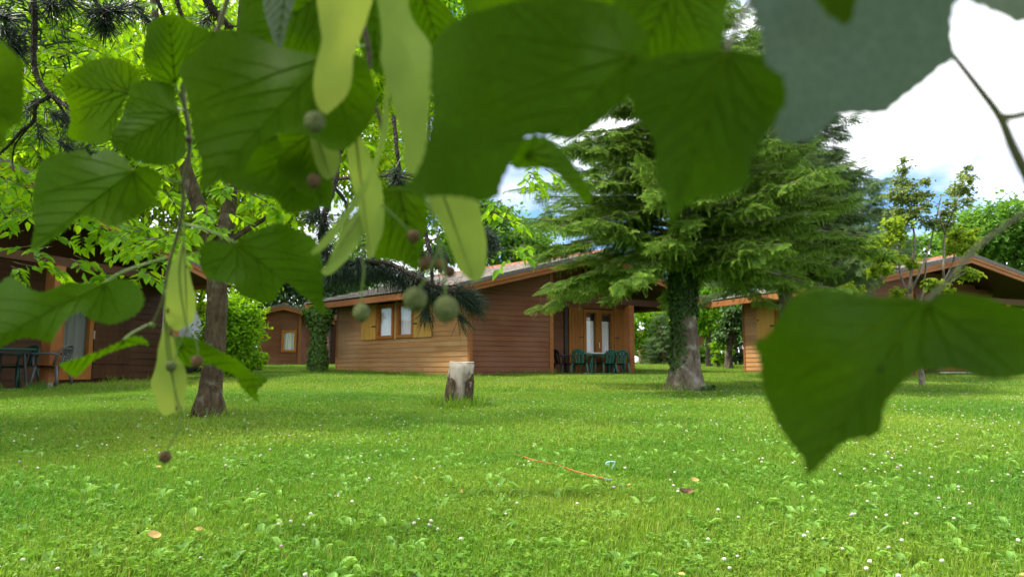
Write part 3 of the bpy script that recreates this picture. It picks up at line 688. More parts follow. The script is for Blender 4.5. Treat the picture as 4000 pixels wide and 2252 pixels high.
def scatter(name, pts, rots, scl, sources, parent=None, label=None, idx=None):
    """geometry-node scatter of small source meshes on points (uncountable stuff)"""
    n = len(pts); me = bpy.data.meshes.new(name); me.vertices.add(n); me.vertices.foreach_set('co', np.asarray(pts, dtype=np.float32).ravel())
    a = me.attributes.new('rot', 'FLOAT_VECTOR', 'POINT'); a.data.foreach_set('vector', np.asarray(rots, dtype=np.float32).ravel())
    a = me.attributes.new('scl', 'FLOAT', 'POINT'); a.data.foreach_set('value', np.asarray(scl, dtype=np.float32))
    if idx is None: idx = np.random.default_rng(5).integers(0, len(sources), n)
    a = me.attributes.new('idx', 'INT', 'POINT'); a.data.foreach_set('value', np.asarray(idx, dtype=np.int32)); me.update()
    o = bpy.data.objects.new(name, me); COL.objects.link(o)
    if parent is not None: o.parent = parent
    src = bpy.data.collections.new(name + '_source')
    for s_ in sources: src.objects.link(s_)
    ng = bpy.data.node_groups.new(name + '_scatter', 'GeometryNodeTree')
    ng.interface.new_socket('Geometry', in_out='INPUT', socket_type='NodeSocketGeometry'); ng.interface.new_socket('Geometry', in_out='OUTPUT', socket_type='NodeSocketGeometry')
    A = ng.nodes.new; gi = A('NodeGroupInput'); go = A('NodeGroupOutput'); ip = A('GeometryNodeInstanceOnPoints'); ci = A('GeometryNodeCollectionInfo')
    ci.inputs['Collection'].default_value = src; ci.inputs['Separate Children'].default_value = True; ci.inputs['Reset Children'].default_value = True
    def na(nm, ty):
        q = A('GeometryNodeInputNamedAttribute'); q.data_type = ty; q.inputs['Name'].default_value = nm; return next(s for s in q.outputs if s.enabled and s.name == 'Attribute')
    e2r = A('FunctionNodeEulerToRotation'); ng.links.new(na('rot', 'FLOAT_VECTOR'), e2r.inputs[0])
    L = ng.links.new; L(gi.outputs[0], ip.inputs['Points']); L(ci.outputs[0], ip.inputs['Instance']); ip.inputs['Pick Instance'].default_value = True
    L(na('idx', 'INT'), ip.inputs['Instance Index']); L(e2r.outputs[0], ip.inputs['Rotation']); L(na('scl', 'FLOAT'), ip.inputs['Scale']); L(ip.outputs[0], go.inputs[0])
    md = o.modifiers.new('scatter', 'NODES'); md.node_group = ng
    o['kind'] = 'stuff'
    if label: o['label'] = label
    return o
def src_obj(name, me, mats):
    for m_ in (mats if isinstance(mats, (list, tuple)) else [mats]): me.materials.append(m_)
    return bpy.data.objects.new(name, me)

# ------------------------------------------------------------------ spruces
def frond_mesh(seed, dense=1.0):
    rng = np.random.default_rng(seed); V = []; Fc = []; tip = []
    def needle(p, d, nrm, L, t):
        s = np.cross(d, nrm); s /= np.linalg.norm(s) + 1e-9; i = len(V); wv = .0068
        V.extend([p - s * wv, p + s * wv, p + d * L]); tip.extend([t * .7, t * .7, t]); Fc.append((i, i + 1, i + 2))
    def shoot(p0, d0, L, t0):
        n = int(L / .028 * dense) + 2; p = p0.copy(); d = d0.copy(); i0 = len(V)
        for k in range(n):
            f = k / n; d = d + np.array([0, 0, -.05]) ; d /= np.linalg.norm(d); p = p + d * L / n
            side = np.cross(d, [0, 0, 1.]); side /= np.linalg.norm(side) + 1e-9; up = np.cross(side, d)
            t = np.clip((f - .45) * 1.7, 0, 1) * t0
            for s in (-1, 1):
                nd = d * .75 + side * s * .75 + up * rng.uniform(-.15, .45); nd /= np.linalg.norm(nd); needle(p, nd, up, .058 * rng.uniform(.8, 1.2), t)
            if k % 2 == 0: nd = d * .6 + up * .8; needle(p, nd / np.linalg.norm(nd), side, .05, t)
        nd = d; needle(p, nd, np.array([0, 0, 1.]), .06, t0)
    shoot(np.array([0., 0, 0]), np.array([1., 0, .18]) / 1.02, 1.0, 1)
    x = .04; sg = 1
    while x < .93:
        L = (.46 * (1 - x) ** .8 + .07) * rng.uniform(.8, 1.15); a = R(rng.uniform(42, 62)) * sg
        d = np.array([math.cos(a), math.sin(a), rng.uniform(-.12, .12)]); shoot(np.array([x, 0, .10 * x]), d / np.linalg.norm(d), L, 1)
        if L > .28:
            for q in (.4, .65):
                a2 = a - sg * R(48); d2 = np.array([math.cos(a2), math.sin(a2), 0]); shoot(np.array([x, 0, .1 * x]) + d / np.linalg.norm(d) * L * q, d2, L * .4, 1)
        x += .042; sg = -sg
    me = mesh_np('frond', np.array(V), [np.array(Fc)])
    at = me.attributes.new('tip', 'FLOAT', 'POINT'); at.data.foreach_set('value', np.array(tip, dtype=np.float32))
    return me
def spruce(g, label, height, rad, z_low, n_br, trunk_r, mat, seed, bark='bark_spruce', frond=.5, flare=1.35, prof=None, name='spruce_tree', group=None, lean=(0, 0)):
    rng = np.random.default_rng(seed); t = empty(name, g); tag(t, label, 'tree', group)
    b = MB(); nseg = 26; pts = []; rr = []
    for i in range(nseg + 1):
        z = -.15 + (height + .15) * (i / nseg) ** 1.25; f = max(z, 0) / height
        pts.append(Vector((lean[0] * f + .015 * math.sin(z * 2), lean[1] * f, z))); rr.append(trunk_r * (1 - f * .93) * (1 + (flare - 1) * math.exp(-max(z, 0) / .22)))
    wr = np.random.default_rng(seed + 9).random((nseg + 2, 20))
    b.tube(pts, rr, 20, wob=lambda i, j: (wr[i, j] - .5) * .10 + .10 * math.sin(j * 20 * .157 * 2 + i * .15) * math.exp(-i * .25)); b.build('trunk', M[bark], t, smooth=True)
    br = MB(); fp = []; fr = []; fs = []
    prof = prof or (lambda f: (1 - f) ** .8)
    for i in range(n_br):
        f = (i + rng.random()) / n_br; f = f ** 1.1; z = z_low + (height - z_low) * f * .97; L = rad * prof(f) * rng.uniform(.72, 1.12) + .15; ph = i * 2.39996 + rng.normal() * .25
        o = Vector((math.cos(ph), math.sin(ph), 0)); base = Vector((lean[0] * z / height, lean[1] * z / height, z)); dr = rng.uniform(.05, .38) * (1 - .6 * f)
        q = []
        for k in range(9):
            s = k / 8; q.append(base + o * L * s + Vector((0, 0, L * (.10 * s - dr * 1.5 * s * s + .55 * dr * s ** 4))))
        br.tube(q, [max(.004, trunk_r * .16 * (1 - .85 * k / 8) * (L / rad)) for k in range(9)], 5)
        d_s = .115 * frond / .5; m = int(L * .88 / d_s) + 2
        for k in range(m):
            s = .14 + .86 * (k + .5) / m; x = s * 8; i0 = min(7, int(x)); p = q[i0].lerp(q[i0 + 1], x - i0); tg = (q[i0 + 1] - q[i0]).normalized()
            sd = Vector((-o.y, o.x, 0)); 
            for sg in ((-1, 1) if k < m - 1 else (0,)):
                if rng.random() < .04 + .40 * f: continue
                spread = rng.uniform(.55, 1.15); d = (tg + sd * sg * spread + Vector((0, 0, rng.uniform(-.85, .12)))).normalized()
                up = (Vector((0, 0, 1)) + sd * sg * .25 + Vector(rng.normal(size=3)) * .38).normalized(); y = up.cross(d).normalized(); zz = d.cross(y)
                mtx = Matrix((d, y, zz)).transposed(); fp.append(tuple(p)); fr.append(tuple(mtx.to_euler())); fs.append(frond * rng.uniform(.5, 1.3) * (1.0 - .35 * s) * (.75 + .25 * min(1, L / rad * 1.5)))
    br.build('branches', M[bark], t)['kind'] = 'stuff'
    scatter('foliage', fp, fr, fs, [src_obj('frond', frond_mesh(seed * 10 + k), M[mat]) for k in range(5)], t)
    return t
def ivy_on(parent, rng, axis, rad, z0, z1, n, az0, az1, ln=.075, thick=.05, mat='ivy'):
    """ivy leaves hugging a trunk between heights z0..z1 over an azimuth range"""
    z = z0 + (z1 - z0) * rng.random(n) ** .9; az = rng.uniform(az0, az1, n); r = np.array([rad(q) for q in z]) + rng.random(n) ** 2 * thick
    p = np.stack([axis[0] + np.cos(az) * r, axis[1] + np.sin(az) * r, z], 1); nr = np.stack([np.cos(az), np.sin(az), np.full(n, .35)], 1) + rnd_unit(rng, n) * .35
    d = np.stack([-np.sin(az) * rng.normal(size=n) * .5, np.cos(az) * rng.normal(size=n) * .5, -np.ones(n)], 1) + nr * .35
    l = ln * (.6 + .8 * rng.random(n)); o = link('ivy', leaves_mesh('ivy', p, d, nr, l, l * .95), M[mat], parent); o['kind'] = 'stuff'; return o

gs = G(2678, 12.4)
sp = spruce(gs, 'big spruce with ivy-clad trunk in front of the main cabin porch', 7.8, 2.9, 2.05, 235, .235, 'spruce', 3, frond=.45, flare=1.75, prof=lambda f: (1 - f) ** .62 * min(1, .80 + 2.2 * f))
rngi = np.random.default_rng(8)
ivy_on(sp, rngi, (0, 0), lambda z: .215 * (1 - z / 9) * (1 + .5 * math.exp(-z / .25)), .02, 2.6, 1500, R(150), R(265), .05, .04)
ivy_on(sp, rngi, (0, 0), lambda z: .22 * (1 - z / 9), 1.30, 2.9, 3400, R(130), R(400), .055, .07)
ivy_on(sp, rngi, (.12, -.12), lambda z: .24, -.02, .14, 120, R(280), R(380), .06, .10)
spruce(G(3085, 17), 'dark spruce with drooping grey green branches right of the big spruce', 9.4, 2.45, 2.45, 165, .2, 'spruce_dark', 5, frond=.66, prof=lambda f: (1 - f) ** .7 * min(1, .8 + 2 * f))
spruce(G(3400, 23), 'dense dark conifer behind the young maple, left of the right cabin ridge', 6.6, 2.0, .4, 100, .16, 'spruce_dark', 6, frond=.72, prof=lambda f: (1 - f) ** .40)
spruce(G(3200, 26), 'slim dark conifer between the dark spruce and the right cabin', 8.4, 1.9, .4, 100, .16, 'spruce_dark', 7, frond=.72, prof=lambda f: (1 - f) ** .45)
spruce(G(2585, 34), 'young blue green conifer seen under the porch beam', 2.6, .9, .1, 45, .05, 'spruce_dark', 11, frond=.45, name='young_conifer')

# ------------------------------------------------------------------ other trees and shrubs
broadleaf(420, 21, 'tall yellow green tree rising behind the left cabin', [(120, 620, 1.9, 1.7), (480, 520, 2.1, 1.8), (850, 640, 2.0, 1.7), (300, 200, 2.2, 1.7), (700, 160, 2.2, 1.8), (-150, 350, 2.0, 2.0), (980, 330, 1.7, 1.6), (600, 900, 1.7, 1.3), (300, 820, 1.6, 1.2), (800, 1000, 1.3, 1.0)], 36000, 'leaf_yellow', .19, .12, .2, seed=21, clumps=260, shell=.35)
broadleaf(935, 27, 'bright yellow green tree behind the small gabled cabin', [(1010, 900, 1.7, 1.6), (1190, 650, 1.9, 1.9), (1050, 400, 1.9, 1.9), (1400, 560, 1.8, 2.0), (1480, 250, 2.2, 2.0), (900, 980, 1.4, 1.2), (760, 1150, 1.2, 1.0), (700, 1260, .9, .8)], 21000, 'leaf_yellow', .22, .14, .18, seed=22, clumps=190, shell=.35)
broadleaf(160, 26, 'pale lime green tree above the left cabin roof', [(60, 420, 2.2, 1.9), (350, 640, 2.2, 1.6), (520, 340, 2.2, 1.9), (-250, 650, 2.4, 2), (700, 480, 2, 1.8), (850, 200, 2, 1.8)], 20000, 'leaf_bright', .24, .16, .2, seed=23, clumps=180, shell=.35)
broadleaf(1180, 44, 'dark green tree behind the small gabled cabin roof', [(1160, 1150, 2.3, 1.6), (1060, 1080, 2.3, 1.9), (1260, 1090, 2.2, 1.9)], 6000, 'leaf_dark', .30, .2, .2, seed=24, clumps=80)
broadleaf(1310, 46, 'mid green tree showing past the left corner of the main cabin', [(1300, 1200, 1.5, 1.8), (1340, 1080, 1.8, 1.6), (1420, 980, 2.0, 2)], 6000, 'leaf_mid', .28, .2, .15, seed=25, clumps=70)
broadleaf(1985, 40, 'light green tree behind the main cabin ridge', [(2000, 960, 1.9, 1.6), (1930, 880, 1.6, 1.5), (2090, 1000, 1.6, 1.1)], 6000, 'leaf_mid', .26, .18, .15, seed=26, clumps=70)
broadleaf(1650, 36, 'light green tree rising behind the main cabin roof, left of its ridge', [(1600, 640, 2.2, 2.0), (1690, 900, 2.0, 1.5), (1760, 330, 2.4, 2.2), (1530, 380, 2.0, 2.0), (1800, 950, 1.5, 1.0), (1860, 60, 2.4, 2.2)], 15000, 'leaf_bright', .27, .18, .2, seed=31, clumps=150, shell=.35)
broadleaf(2770, 30, 'ivy clad tree trunk with light green top behind the spruce, left of two', [(2770, 1230, 1.0, .75), (2790, 1120, 1.1, .8), (2730, 1180, .8, .6)], 5200, 'leaf_bright', .16, .11, .17, seed=27, clumps=60)
broadleaf(2852, 27, 'short thick trunk wrapped in ivy beside the right cabin, right of two', [(2850, 1290, .55, .5), (2860, 1230, .5, .4)], 1500, 'ivy', .13, .11, .19, seed=28, clumps=24, name='ivy_clad_trunk')
broadleaf(3880, 31, 'leafy green tree rising behind the right cabin roof', [(3900, 900, 1.7, 1.2), (3780, 960, 1.3, 1.0), (4060, 880, 1.7, 1.4), (3990, 990, 1.6, 1.1)], 13000, 'leaf_mid', .20, .14, .16, seed=29, clumps=120)
broadleaf(3600, 42, 'distant green tree over the right cabin roof, behind the young maple', [(3600, 1000, 1.6, 1.0), (3520, 1040, 1.5, 1.1), (3690, 1050, 1.4, .8)], 5200, 'leaf_mid', .26, .18, .15, seed=30, clumps=60)
def bush(px, Y, label, lob, n, mat, ln, wd, seed, name='bush', clumps=90, shell=.75, spread=.15):
    rng = np.random.default_rng(seed); g = G(px, Y); t = empty(name, g); tag(t, label, 'bush'); L_ = []
    for l in lob: c = PY(l[0], l[1], Y) - g; L_.append((c.x, 0, c.z, l[2], l[2] * .85, l[3]))
    b = MB()
    for l in L_:
        for k in range(5): limb(b, rng, (rng.normal() * .08, rng.normal() * .08, -.05), (l[0] + rng.normal() * l[3] * .4, l[1] + rng.normal() * l[4] * .4, l[2] + l[5] * .4), .03, .008, 5, .06, 5)
    b.build('stems', M['bark_back'], t); crown('foliage', t, rng, L_, n, M[mat], ln, wd, clumps, shell, spread, droop=.1); return t
bush(955, 18, 'rounded clipped light green bush between the left tree and the small cabin', [(925, 1265, .52, .62), (890, 1320, .55, .72), (945, 1380, .36, .42)], 13000, 'leaf_bright', .085, .06, 41, 'clipped_bush', clumps=150, shell=.62, spread=.24)
bush(2560, 38, 'yellow green shrub seen under the porch roof left of the spruce trunk', [(2530, 1290, 1.0, .95), (2600, 1270, .9, .8), (2490, 1330, .8, .8)], 6000, 'leaf_bright', .17, .12, 42, 'shrub', clumps=60)
bush(2810, 29, 'fresh green shrub between the two ivy clad trunks', [(2815, 1370, .42, .42)], 1500, 'leaf_bright', .11, .08, 43, 'shrub', clumps=30)
bush(2890, 34, 'dark green shrub beside the right cabin corner', [(2885, 1330, .8, .9), (2840, 1250, .9, .9)], 3600, 'leaf_dark', .18, .13, 44, 'shrub', clumps=50)
bush(2690, 36, 'dark green shrub low behind the spruce trunk', [(2690, 1390, .8, .5)], 1800, 'leaf_mid', .15, .11, 45, 'shrub', clumps=30)
bush(1015, 24, 'small leafy weed bush at the foot of the small cabin', [(1015, 1400, .22, .25), (980, 1410, .3, .3)], 1300, 'leaf_bright', .09, .06, 46, 'weed_bush', clumps=20)
# ivy-covered pillar beside the main cabin
def ivy_pillar():
    rng = np.random.default_rng(50); Y = 22.5; g = G(1240, Y); t = empty('ivy_pillar', g); tag(t, 'ivy smothered broken tree trunk left of the main cabin', 'tree')
    b = MB(); b.tube([(0, 0, -.2), (.03, 0, .8), (-.02, 0, 1.5), (.05, 0, 1.85)], [.17, .14, .14, .12], 12); b.build('trunk', M['bark_spruce'], t, smooth=True)
    ivy_on(t, rng, (0, 0), lambda z: .15 + .05 * math.sin(z * 4), .05, 1.9, 4200, R(160), R(385), .075, .13, 'ivy_light')
    ivy_on(t, rng, (0, 0), lambda z: .12 + .22 * max(0, (z - 1.3) / .6), 1.3, 1.98, 2000, 0, R(360), .085, .14, 'ivy_light')
    p, nr = clump_points(rng, [(0, 0, 1.85, .32, .3, .16)], 500, .5, 20, .3); o = link('ivy_top', leaves_mesh('ivy_top', p, nr + rnd_unit(rng, len(p)), nr + [0, 0, 1], .11, .1), M['leaf_mid'], t); o['kind'] = 'stuff'
ivy_pillar()

# young maple in front of the right cabin
def young_maple():
    rng = np.random.default_rng(61); Y = 13.3; g = G(3600, Y); t = empty('young_maple', g); tag(t, 'slender young maple with several thin stems before the right cabin', 'tree')
    Z = lambda x, y, dy=0: PY(3200 + x * .4139, 600 + y * .4139, Y + dy) - g
    b = MB(); b.tube(catmull([(0, 0, -.1), Z(960, 2050), Z(860, 1650), Z(840, 1310)], 5), [.06 - .0018 * i for i in range(16)], 8)
    stems = [[(835, 1320), (770, 1150), (740, 900), (700, 700)], [(840, 1290), (880, 1050), (900, 820), (880, 660), (830, 380), (800, 60)], [(850, 1320), (950, 1120), (1010, 960), (1080, 720), (1150, 400)], [(900, 1500), (975, 1330), (1000, 1130), (1010, 1000)],
             [(880, 1600), (1150, 1240), (1170, 1050), (1190, 750), (1260, 560), (1330, 350), (1390, 130)], [(1160, 1230), (1270, 1000), (1290, 760), (1400, 640)], [(1190, 760), (1130, 560), (1140, 420)], [(1100, 1330), (1280, 1180), (1420, 1100)], [(740, 900), (600, 900), (430, 880)], [(770, 1080), (620, 1090), (480, 1110)]]
    for i, s in enumerate(stems):
        p = catmull([Z(x, y, rng.uniform(-.3, .3) if k else 0) for k, (x, y) in enumerate(s)], 4); b.tube(p, [(.024 if i < 5 else .013) * (1 - .75 * k / len(p)) + .002 for k in range(len(p))], 6)
    b.build('trunk', M['bark_young'], t, smooth=True)
    low = [(450, 890, 60), (560, 920, 80), (640, 960, 80), (700, 1000, 60), (520, 1090, 60), (620, 1085, 70), (860, 1020, 60), (300, 1290, 80), (730, 1310, 60), (1060, 1200, 60), (1130, 1240, 50), (1380, 1120, 70), (1450, 1140, 60), (1230, 1280, 40), (720, 760, 80), (640, 800, 80), (1350, 900, 90), (1420, 830, 70), (1480, 715, 40), (1300, 760, 80), (700, 660, 90)]
    hi = [(800, 60, 40), (790, 150, 60), (760, 250, 80), (840, 300, 80), (730, 380, 100), (850, 430, 100), (960, 400, 90), (1000, 260, 50), (1000, 500, 60), (900, 560, 90), (760, 560, 90), (820, 640, 70), (1390, 130, 40), (1350, 210, 60), (1420, 230, 50), (1320, 310, 70), (1400, 340, 60), (1260, 370, 60), (1380, 450, 60), (1260, 480, 70), (1200, 560, 60), (1050, 650, 90), (1150, 690, 60), (1220, 650, 60)]
    for nm, lst, mt, sz, dn in (('crown', low, 'leaf_maple', .10, 55), ('crown_top', hi, 'leaf_maple_top', .07, 62)):
        Pn = []
        for (x, y, r) in lst:
            c = Z(x, y, rng.uniform(-.35, .35)); rm = r * .4139 * Y / F; k = int(dn * (r / 60) ** 2); q = rng.normal(size=(k, 3)) * np.array([rm * .6, rm * .6, rm * .38]) + np.array(c); Pn.append(q)
        Pn = np.concatenate(Pn); m = len(Pn); d = rnd_unit(rng, m) * np.array([1, 1, .4]) - np.array([0, 0, .5]); nn = np.tile([0, 0, 1.], (m, 1)) + rnd_unit(rng, m) * .5
        # palmate leaves: three blades from one point
        side = np.cross(d, nn); A_ = np.concatenate([Pn] * 3); D_ = np.concatenate([d, d * .6 + side * .8, d * .6 - side * .8]); N_ = np.concatenate([nn] * 3)
        l = sz * (.6 + .7 * rng.random(m)); o = link(nm, leaves_mesh(nm, A_, D_, N_, np.concatenate([l, l * .8, l * .8]), np.concatenate([l * .5] * 3)), M[mt], t); o['kind'] = 'stuff'
young_maple()

# leafy tree at left with forked trunk
def left_tree():
    rng = np.random.default_rng(71); Y = 7.5; g = G(815, Y); t = empty('leafy_tree', g); tag(t, 'leafy tree with forked grey brown trunk at left, hanging green leaves', 'tree')
    Z = lambda x, y, dy=0: PY(x, y, Y + dy) - g
    wr = np.random.default_rng(72).random((60, 16)); wf = lambda i, j: (wr[i % 60, j % 16] - .5) * .09
    b = MB(); q = catmull([(-.01, 0, -.12), Z(818, 1560), Z(835, 1400), Z(848, 1200), Z(850, 1060), Z(862, 960)], 6)
    rr = [.112 + .045 * math.exp(-max(0, p.z) / .13) - .008 * p.z for p in q]; b.tube(q, rr, 16, wob=wf)
    b.tube(catmull([Z(856, 1020), Z(830, 930), Z(775, 800), Z(735, 690), Z(690, 520), Z(640, 300), Z(600, 0), Z(560, -300)], 5), [.10 - .0022 * i for i in range(36)], 12, wob=wf)
    b.tube(catmull([Z(862, 1000), Z(885, 880), Z(900, 760), Z(915, 560), Z(930, 250), Z(960, -200)], 5), [.098 - .0028 * i for i in range(26)], 12, wob=wf)
    b.tube(catmull([Z(870, 960), Z(960, 900), Z(1040, 850), Z(1150, 780, -.3), Z(1300, 700, -.6)], 5), [.036 - .0013 * i for i in range(21)], 8)
    # root flare lobes
    for a in (200, 255, 320, 20):
        b.tube([(.07 * math.cos(R(a)), .07 * math.sin(R(a)), .30), (.12 * math.cos(R(a)), .12 * math.sin(R(a)), .12), (.155 * math.cos(R(a)), .155 * math.sin(R(a)), -.06)], [.040, .046, .04], 8)
    b.build('trunk', M['bark_left'], t, smooth=True)
    # leafy sprays
    tw = MB(); LP = []; LD = []; LN = []; LL = []
    def spray(c, d, L, nl, ls):
        d = Vector(d).normalized(); p = Vector(c); q = [p.copy()]
        for k in range(6):
            d = (d + Vector((0, 0, -.10)) + Vector(rng.normal(size=3)) * .10).normalized(); p = p + d * L / 6; q.append(p.copy())
        tw.tube(q, [.006 - .0007 * k for k in range(7)], 5)
        for k in range(nl):
            f = .15 + .85 * (k + 1) / nl; x = f * 6; i0 = min(5, int(x)); pp = q[i0].lerp(q[i0 + 1], x - i0); tg = (q[i0 + 1] - q[i0]).normalized(); sd = tg.cross(Vector((0, 0, 1))).normalized() * (1 if k % 2 else -1)
            dd = (tg * .7 + sd * (.0 if k == nl - 1 else rng.uniform(.5, 1.1)) + Vector((0, 0, rng.uniform(-.5, .15))))
            LP.append(pp + dd.normalized() * .012); LD.append(dd); LN.append(Vector((0, 0, 1)) + Vector(rng.normal(size=3)) * .42 - Vector((0, .35, 0))); LL.append(ls * rng.uniform(.65, 1.2))
    # hanging sprays over the left cabin (lower), then the dense crown above
    for (x, y, n_, sx, sy) in ((90, 900, 5, 90, 60), (150, 1010, 5, 80, 50), (350, 960, 4, 90, 50), (330, 1040, 3, 70, 30), (480, 1000, 5, 90, 50), (560, 1080, 5, 70, 40), (640, 1010, 5, 60, 60), (730, 1000, 3, 40, 60), (60, 780, 7, 70, 60), (700, 900, 5, 70, 60), (1000, 800, 7, 70, 60), (940, 900, 4, 60, 50), (1080, 760, 5, 70, 50), (950, 740, 5, 60, 50), (600, 860, 6, 90, 60), (50, 1000, 2, 50, 40), (40, 720, 9, 60, 40), (130, 790, 8, 60, 40), (300, 850, 7, 70, 40), (430, 900, 6, 70, 30), (620, 940, 5, 50, 30)):
        for _ in range(n_): 
            c = Z(x + rng.normal() * sx, y - 30 + rng.normal() * sy, rng.uniform(-1.3, .6)); a = rng.uniform(0, 6.28); spray(c, (math.cos(a), math.sin(a), -.1), rng.uniform(.25, .45), int(rng.integers(7, 12)), .125)
    for _ in range(470):
        x = rng.uniform(-250, 1330); y = rng.uniform(-350, 760); 
        if x > 700 and y > 650: continue
        c = Z(x, y, rng.uniform(-1.2, 3.2)); a = rng.uniform(0, 6.28); spray(c, (math.cos(a), math.sin(a), -.1), rng.uniform(.3, .6), int(rng.integers(8, 13)), .13)
    lb = MB(); lb.tube(catmull([Z(1300, 700, -.6), Z(1550, 690, -.7), Z(1800, 760, -.7), Z(1980, 860, -.7)], 6), [.019 - .0008 * k for k in range(19)], 7); lb.tube(catmull([Z(1550, 690, -.7), Z(1850, 640, -.7), Z(2090, 640, -.7)], 6), [.012 - .0006 * k for k in range(13)], 7); lb.build('limb', M['bark_left'], t)
    for (x, y, n_) in ((2100, 660, 4), (2080, 700, 3), (1980, 870, 4), (1965, 960, 3), (1940, 800, 3), (1990, 1010, 2)):
        for _ in range(n_): c = Z(x + rng.normal() * 20, y - 20 + rng.normal() * 20, -.7 + rng.normal() * .1); a = rng.uniform(0, 6.28); spray(c, (math.cos(a), math.sin(a), -.2), .18, 6, .11)
    tw.build('twigs', M['bark_back'], t)['kind'] = 'stuff'
    l = np.array(LL); o = link('crown', leaves_mesh('crown', np.array(LP), np.array(LD), np.array(LN), l, l * .52), M['leaf_bright'], t); o['kind'] = 'stuff'
left_tree()
# small plant-like maple leaf sprig seen between the lime leaves and the spruce
# distant wood closing the view
def far_wood():
    rng = np.random.default_rng(90); lob = []
    for i in range(70):
        x = -75 + 150 * i / 69 + rng.normal() * 1.2; y = 66 + rng.uniform(-4, 12); h = rng.uniform(4.2, 6.4) * (.6 if 16 < x < 60 else 1); lob.append((x, y, 1.0 + h * .75, 2.3, 2, h * .8))
    o = crown('far_wood', None, rng, lob, 20000, M['leaf_mid'], .62, .46, 700, .6, .25); tag(o, 'far wood closing the view behind the cabins', None, None, 'stuff')
far_wood()

# white camper van behind the left cabin
def van():
    Y = 21.5; g = G(640, Y); t = empty('camper_van', g, R(8)); tag(t, 'pale grey and white parked van half hidden behind the hanging bract and left cabin', 'van')
    pr = [(-2.2, .35), (2.0, .35), (2.25, .55), (2.22, 1.0), (1.75, 1.12), (1.25, 1.85), (1.05, 2.0), (-2.15, 2.0), (-2.25, 1.7)]
    b = MB(); n = len(pr)
    for y in (-.85, .85): b.v += [(x * .52, y, z) for x, z in pr]
    b.f = [tuple(range(n)), tuple(reversed(range(n, 2 * n)))] + [(i, i + n, (i + 1) % n + n, (i + 1) % n) for i in range(n)]
    b.build('body', m_basic('van_grey', (.30, .30, .32), .4, .1, 3, spec=.5), t)
    MB().box((1.02, -.87, .5), (1.10, -.856, 1.1)).build('bumper_trim', M['white_plastic'], t)
    MB().box((-.9, -.87, 1.2), (-.25, -.856, 1.7)).build('side_window', M['inside'], t)
    for x in (-.75, .75):
        MB().tube([(x, -.9, .33), (x, -.7, .33)], .33, 16).build('wheel', M['black_plastic'], t)
        MB().tube([(x, .7, .33), (x, .9, .33)], .33, 16).build('wheel', M['black_plastic'], t)
van()

